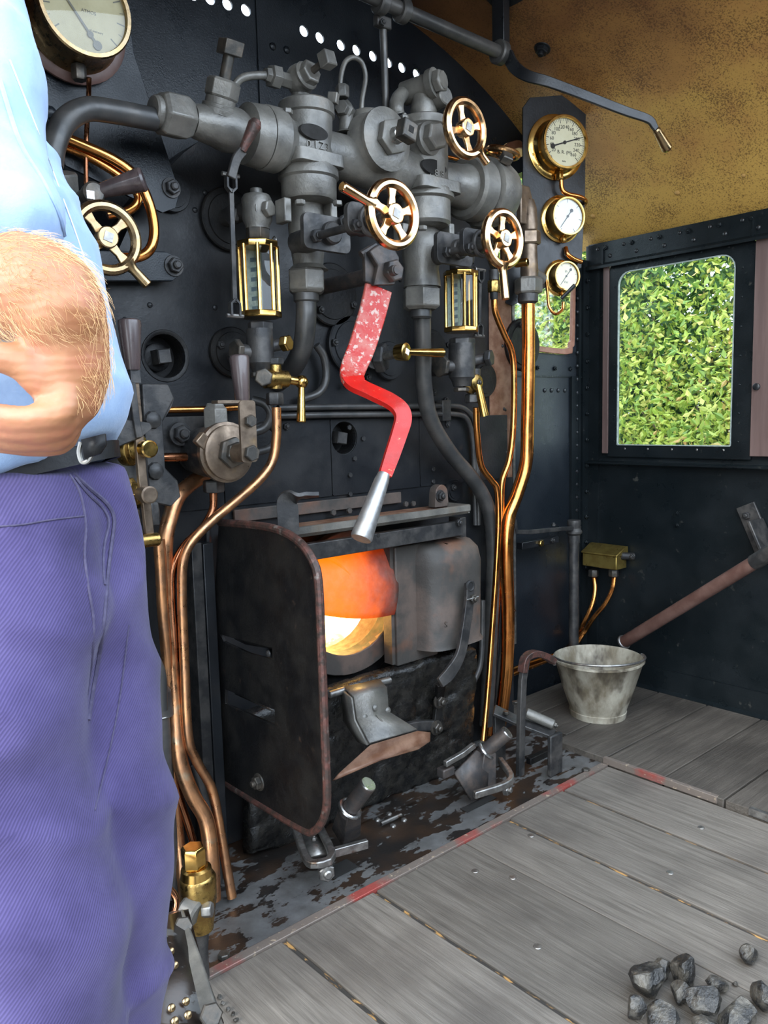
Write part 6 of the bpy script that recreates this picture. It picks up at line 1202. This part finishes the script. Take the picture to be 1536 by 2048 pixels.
displace(sm_, sfold); sm_.materials.append(MAT['shirt']); shi = obj('shirt', sm_, None, person, label='pale blue work shirt')
bs = BVHTree.FromPolygons([v.co.copy() for v in sm_.vertices], [list(p.vertices) for p in sm_.polygons])
seam('sleeve_hem', [(0, 160), (40, 285), (85, 360), (118, 430), (128, 470)], .0022, 'shirt', bs, shi); seam('placket_stitch', [(20, 120), (75, 260), (120, 380), (160, 490), (195, 600)], .0007, 'white', bs, shi)
# belt
bb = B(); n_ = 40; rows = [(222, 880, .152, .118, .96), (226, 914, .154, .120, .96)]; 
ring_ = lambda px, py, rx, rd, d, e: [PD(px, py, d) - ER * rx * KS + ER * (rx * KS + e) * math.cos(2 * PI * i / n_) + ED * (rd * KS + e) * math.sin(2 * PI * i / n_) + EZ * .03 * (math.cos(2 * PI * i / n_) - 1) for i in range(n_)]
vs = ring_(*rows[0], .0) + ring_(*rows[1], .0) + ring_(*rows[1], .004) + ring_(*rows[0], .004); fs = []
for k in range(4):
    for i in range(n_): j = (i + 1) % n_; k2 = (k + 1) % 4; fs.append([k * n_ + i, k * n_ + j, k2 * n_ + j, k2 * n_ + i])
bl_ = obj('belt', B().add(vs, fs), 'leather', person, label='black leather belt')
def near_cam(px, py, off=0): return PD(px, py, .845 - off)
obj('buckle', B().tube([near_cam(*q) for q in ((162, 884), (158, 905), (164, 924), (176, 922), (186, 905))], .0022, 8), 'dullsteel', bl_); obj('belt_tip', B().add([near_cam(165, 880), near_cam(212, 868), near_cam(214, 890), near_cam(202, 908), near_cam(172, 918)], [[0, 1, 2, 3, 4]]), 'leather', bl_).modifiers.new('s', 'SOLIDIFY').thickness = .004
# body: head, trunk, arms and legs as one surface
kb_ = B()
caps(kb_, [(-240, -130, .90, 66), (-235, 0, .88, 74), (-215, 250, .87, 80), (-175, 480, .85, 96), (-95, 558, .81, 106), (20, 572, .77, 110), (88, 590, .752, 106), (118, 622, .748, 94)])
caps(kb_, [(112, 612, .75, 92), (130, 680, .762, 84), (134, 745, .768, 80), (132, 795, .77, 70), (124, 822, .772, 52)])      # bent wrist and back of the hand
for k, (y0, dd, tipx) in enumerate(((826, .735, -40), (850, .748, -62), (868, .765, -58), (876, .785, -40))):      # four fingers curled back under the palm
    caps(kb_, [(132, 790 + k * 8, dd + .012, 34), (122, y0 - 2, dd + .002, 29), (62, y0 + 10, dd - .004, 26), (-8, y0 + 6, dd, 23), (tipx, y0 - 6, dd + .006, 19)], 12)
caps(kb_, [(95, 770, .745, 38), (48, 730, .735, 34), (8, 716, .73, 31), (-35, 714, .735, 26)], 12)      # thumb
caps(kb_, [(-190, -110, 1.08, 60), (-110, 20, 1.12, 58), (-60, 320, 1.16, 52), (-20, 500, 1.17, 48), (20, 700, 1.18, 42), (35, 800, 1.18, 46), (40, 860, 1.18, 40)])
caps(kb_, [(-170, 800, .97, 210), (-180, 300, .97, 220), (-205, -40, .97, 190), (-210, -180, .98, 100), (-205, -260, .98, 88)]); caps(kb_, [(-190, -290, .98, 92), (-185, -370, .98, 118), (-195, -440, .98, 112)])
caps(kb_, [(-85, -380, .94, 18), (-62, -345, .93, 20)], 10)
caps(kb_, [(90, 1150, 1.0, 130), (170, 1700, 1.0, 110), (190, 2300, 1.0, 80), (200, 2880, 1.0, 55)]); caps(kb_, [(0, 1150, .92, 140), (40, 1800, .90, 110), (70, 2500, .92, 80), (80, 3080, .92, 55)]); caps(kb_, [(-60, 900, .97, 190), (40, 1180, .97, 150)])
km = remeshed('body', kb_, .0045, 2)
displace(km, lambda p: .0012 * mnoise.noise(p * 40) + .002 * mnoise.noise(p * 14)); km.materials.append(MAT['skin']); body = obj('body', km, None, person)
for foot, d_ in (((200, 2900), 1.0), ((80, 3100), .92)):
    p = PD(*foot, d_); obj('boot', B().lathe((p.x - .03, p.y, .0), EX, [(0, .03), (.03, .048), (.2, .045), (.25, .03), (.26, 0)], 16, sy=1.), 'leather', person)
# hairs on the forearm
rnd = random.Random(12); vs = []; fs = []; tris = [p for p in km.polygons]; cnt = 0
cand = []
for p in tris:
    c_ = km.vertices[p.vertices[0]].co; v_ = V((RM[0][0], RM[0][1], RM[0][2])); d_ = c_ - EYE; zc = d_.dot(V(RM[2])); px = 768 + FPX * d_.dot(V(RM[0])) / zc; py = 1024 + FPX * d_.dot(V(RM[1])) / zc
    if zc < .86 * KS and -20 < px < 235 and 430 < py < 840 and p.normal.dot(d_) < .02 and not (py > 680 and px < 150) and py < 800: cand.append((c_.copy(), p.normal.copy(), py))
for i in range(1300 if cand else 0):
    c_, n_, py = rnd.choice(cand); tdir = (ER * rnd.gauss(.7, .5) - EZ * rnd.gauss(.55 if py < 600 else 1.1, .4)); tdir = (tdir - n_ * tdir.dot(n_)).normalized(); L_ = rnd.uniform(.007, .018); s_ = n_.cross(tdir) * .00012; bnd = n_.cross(tdir) * rnd.gauss(0, .3)
    k = len(vs); c_ = c_ + ER * rnd.uniform(-.003, .003) + EZ * rnd.uniform(-.003, .003) - n_ * .0005
    for j in range(4):
        t_ = j / 3; q = c_ + tdir * L_ * t_ + n_ * L_ * (.45 * t_ - .25 * t_ * t_) + bnd * L_ * t_ * t_; w_ = 1 - .7 * t_; vs += [q - s_ * w_, q + s_ * w_, q + n_ * .0003 * w_]
    for j in range(3):
        o_ = k + j * 3
        for a_ in range(3): b2 = (a_ + 1) % 3; fs.append([o_ + a_, o_ + b2, o_ + 3 + b2, o_ + 3 + a_])
hm = bpy.data.meshes.new('arm_hair'); hm.from_pydata(vs, [], fs); hm.materials.append(MAT['hair']); ho = obj('arm_hair', hm, None, person); ho['kind'] = 'stuff'
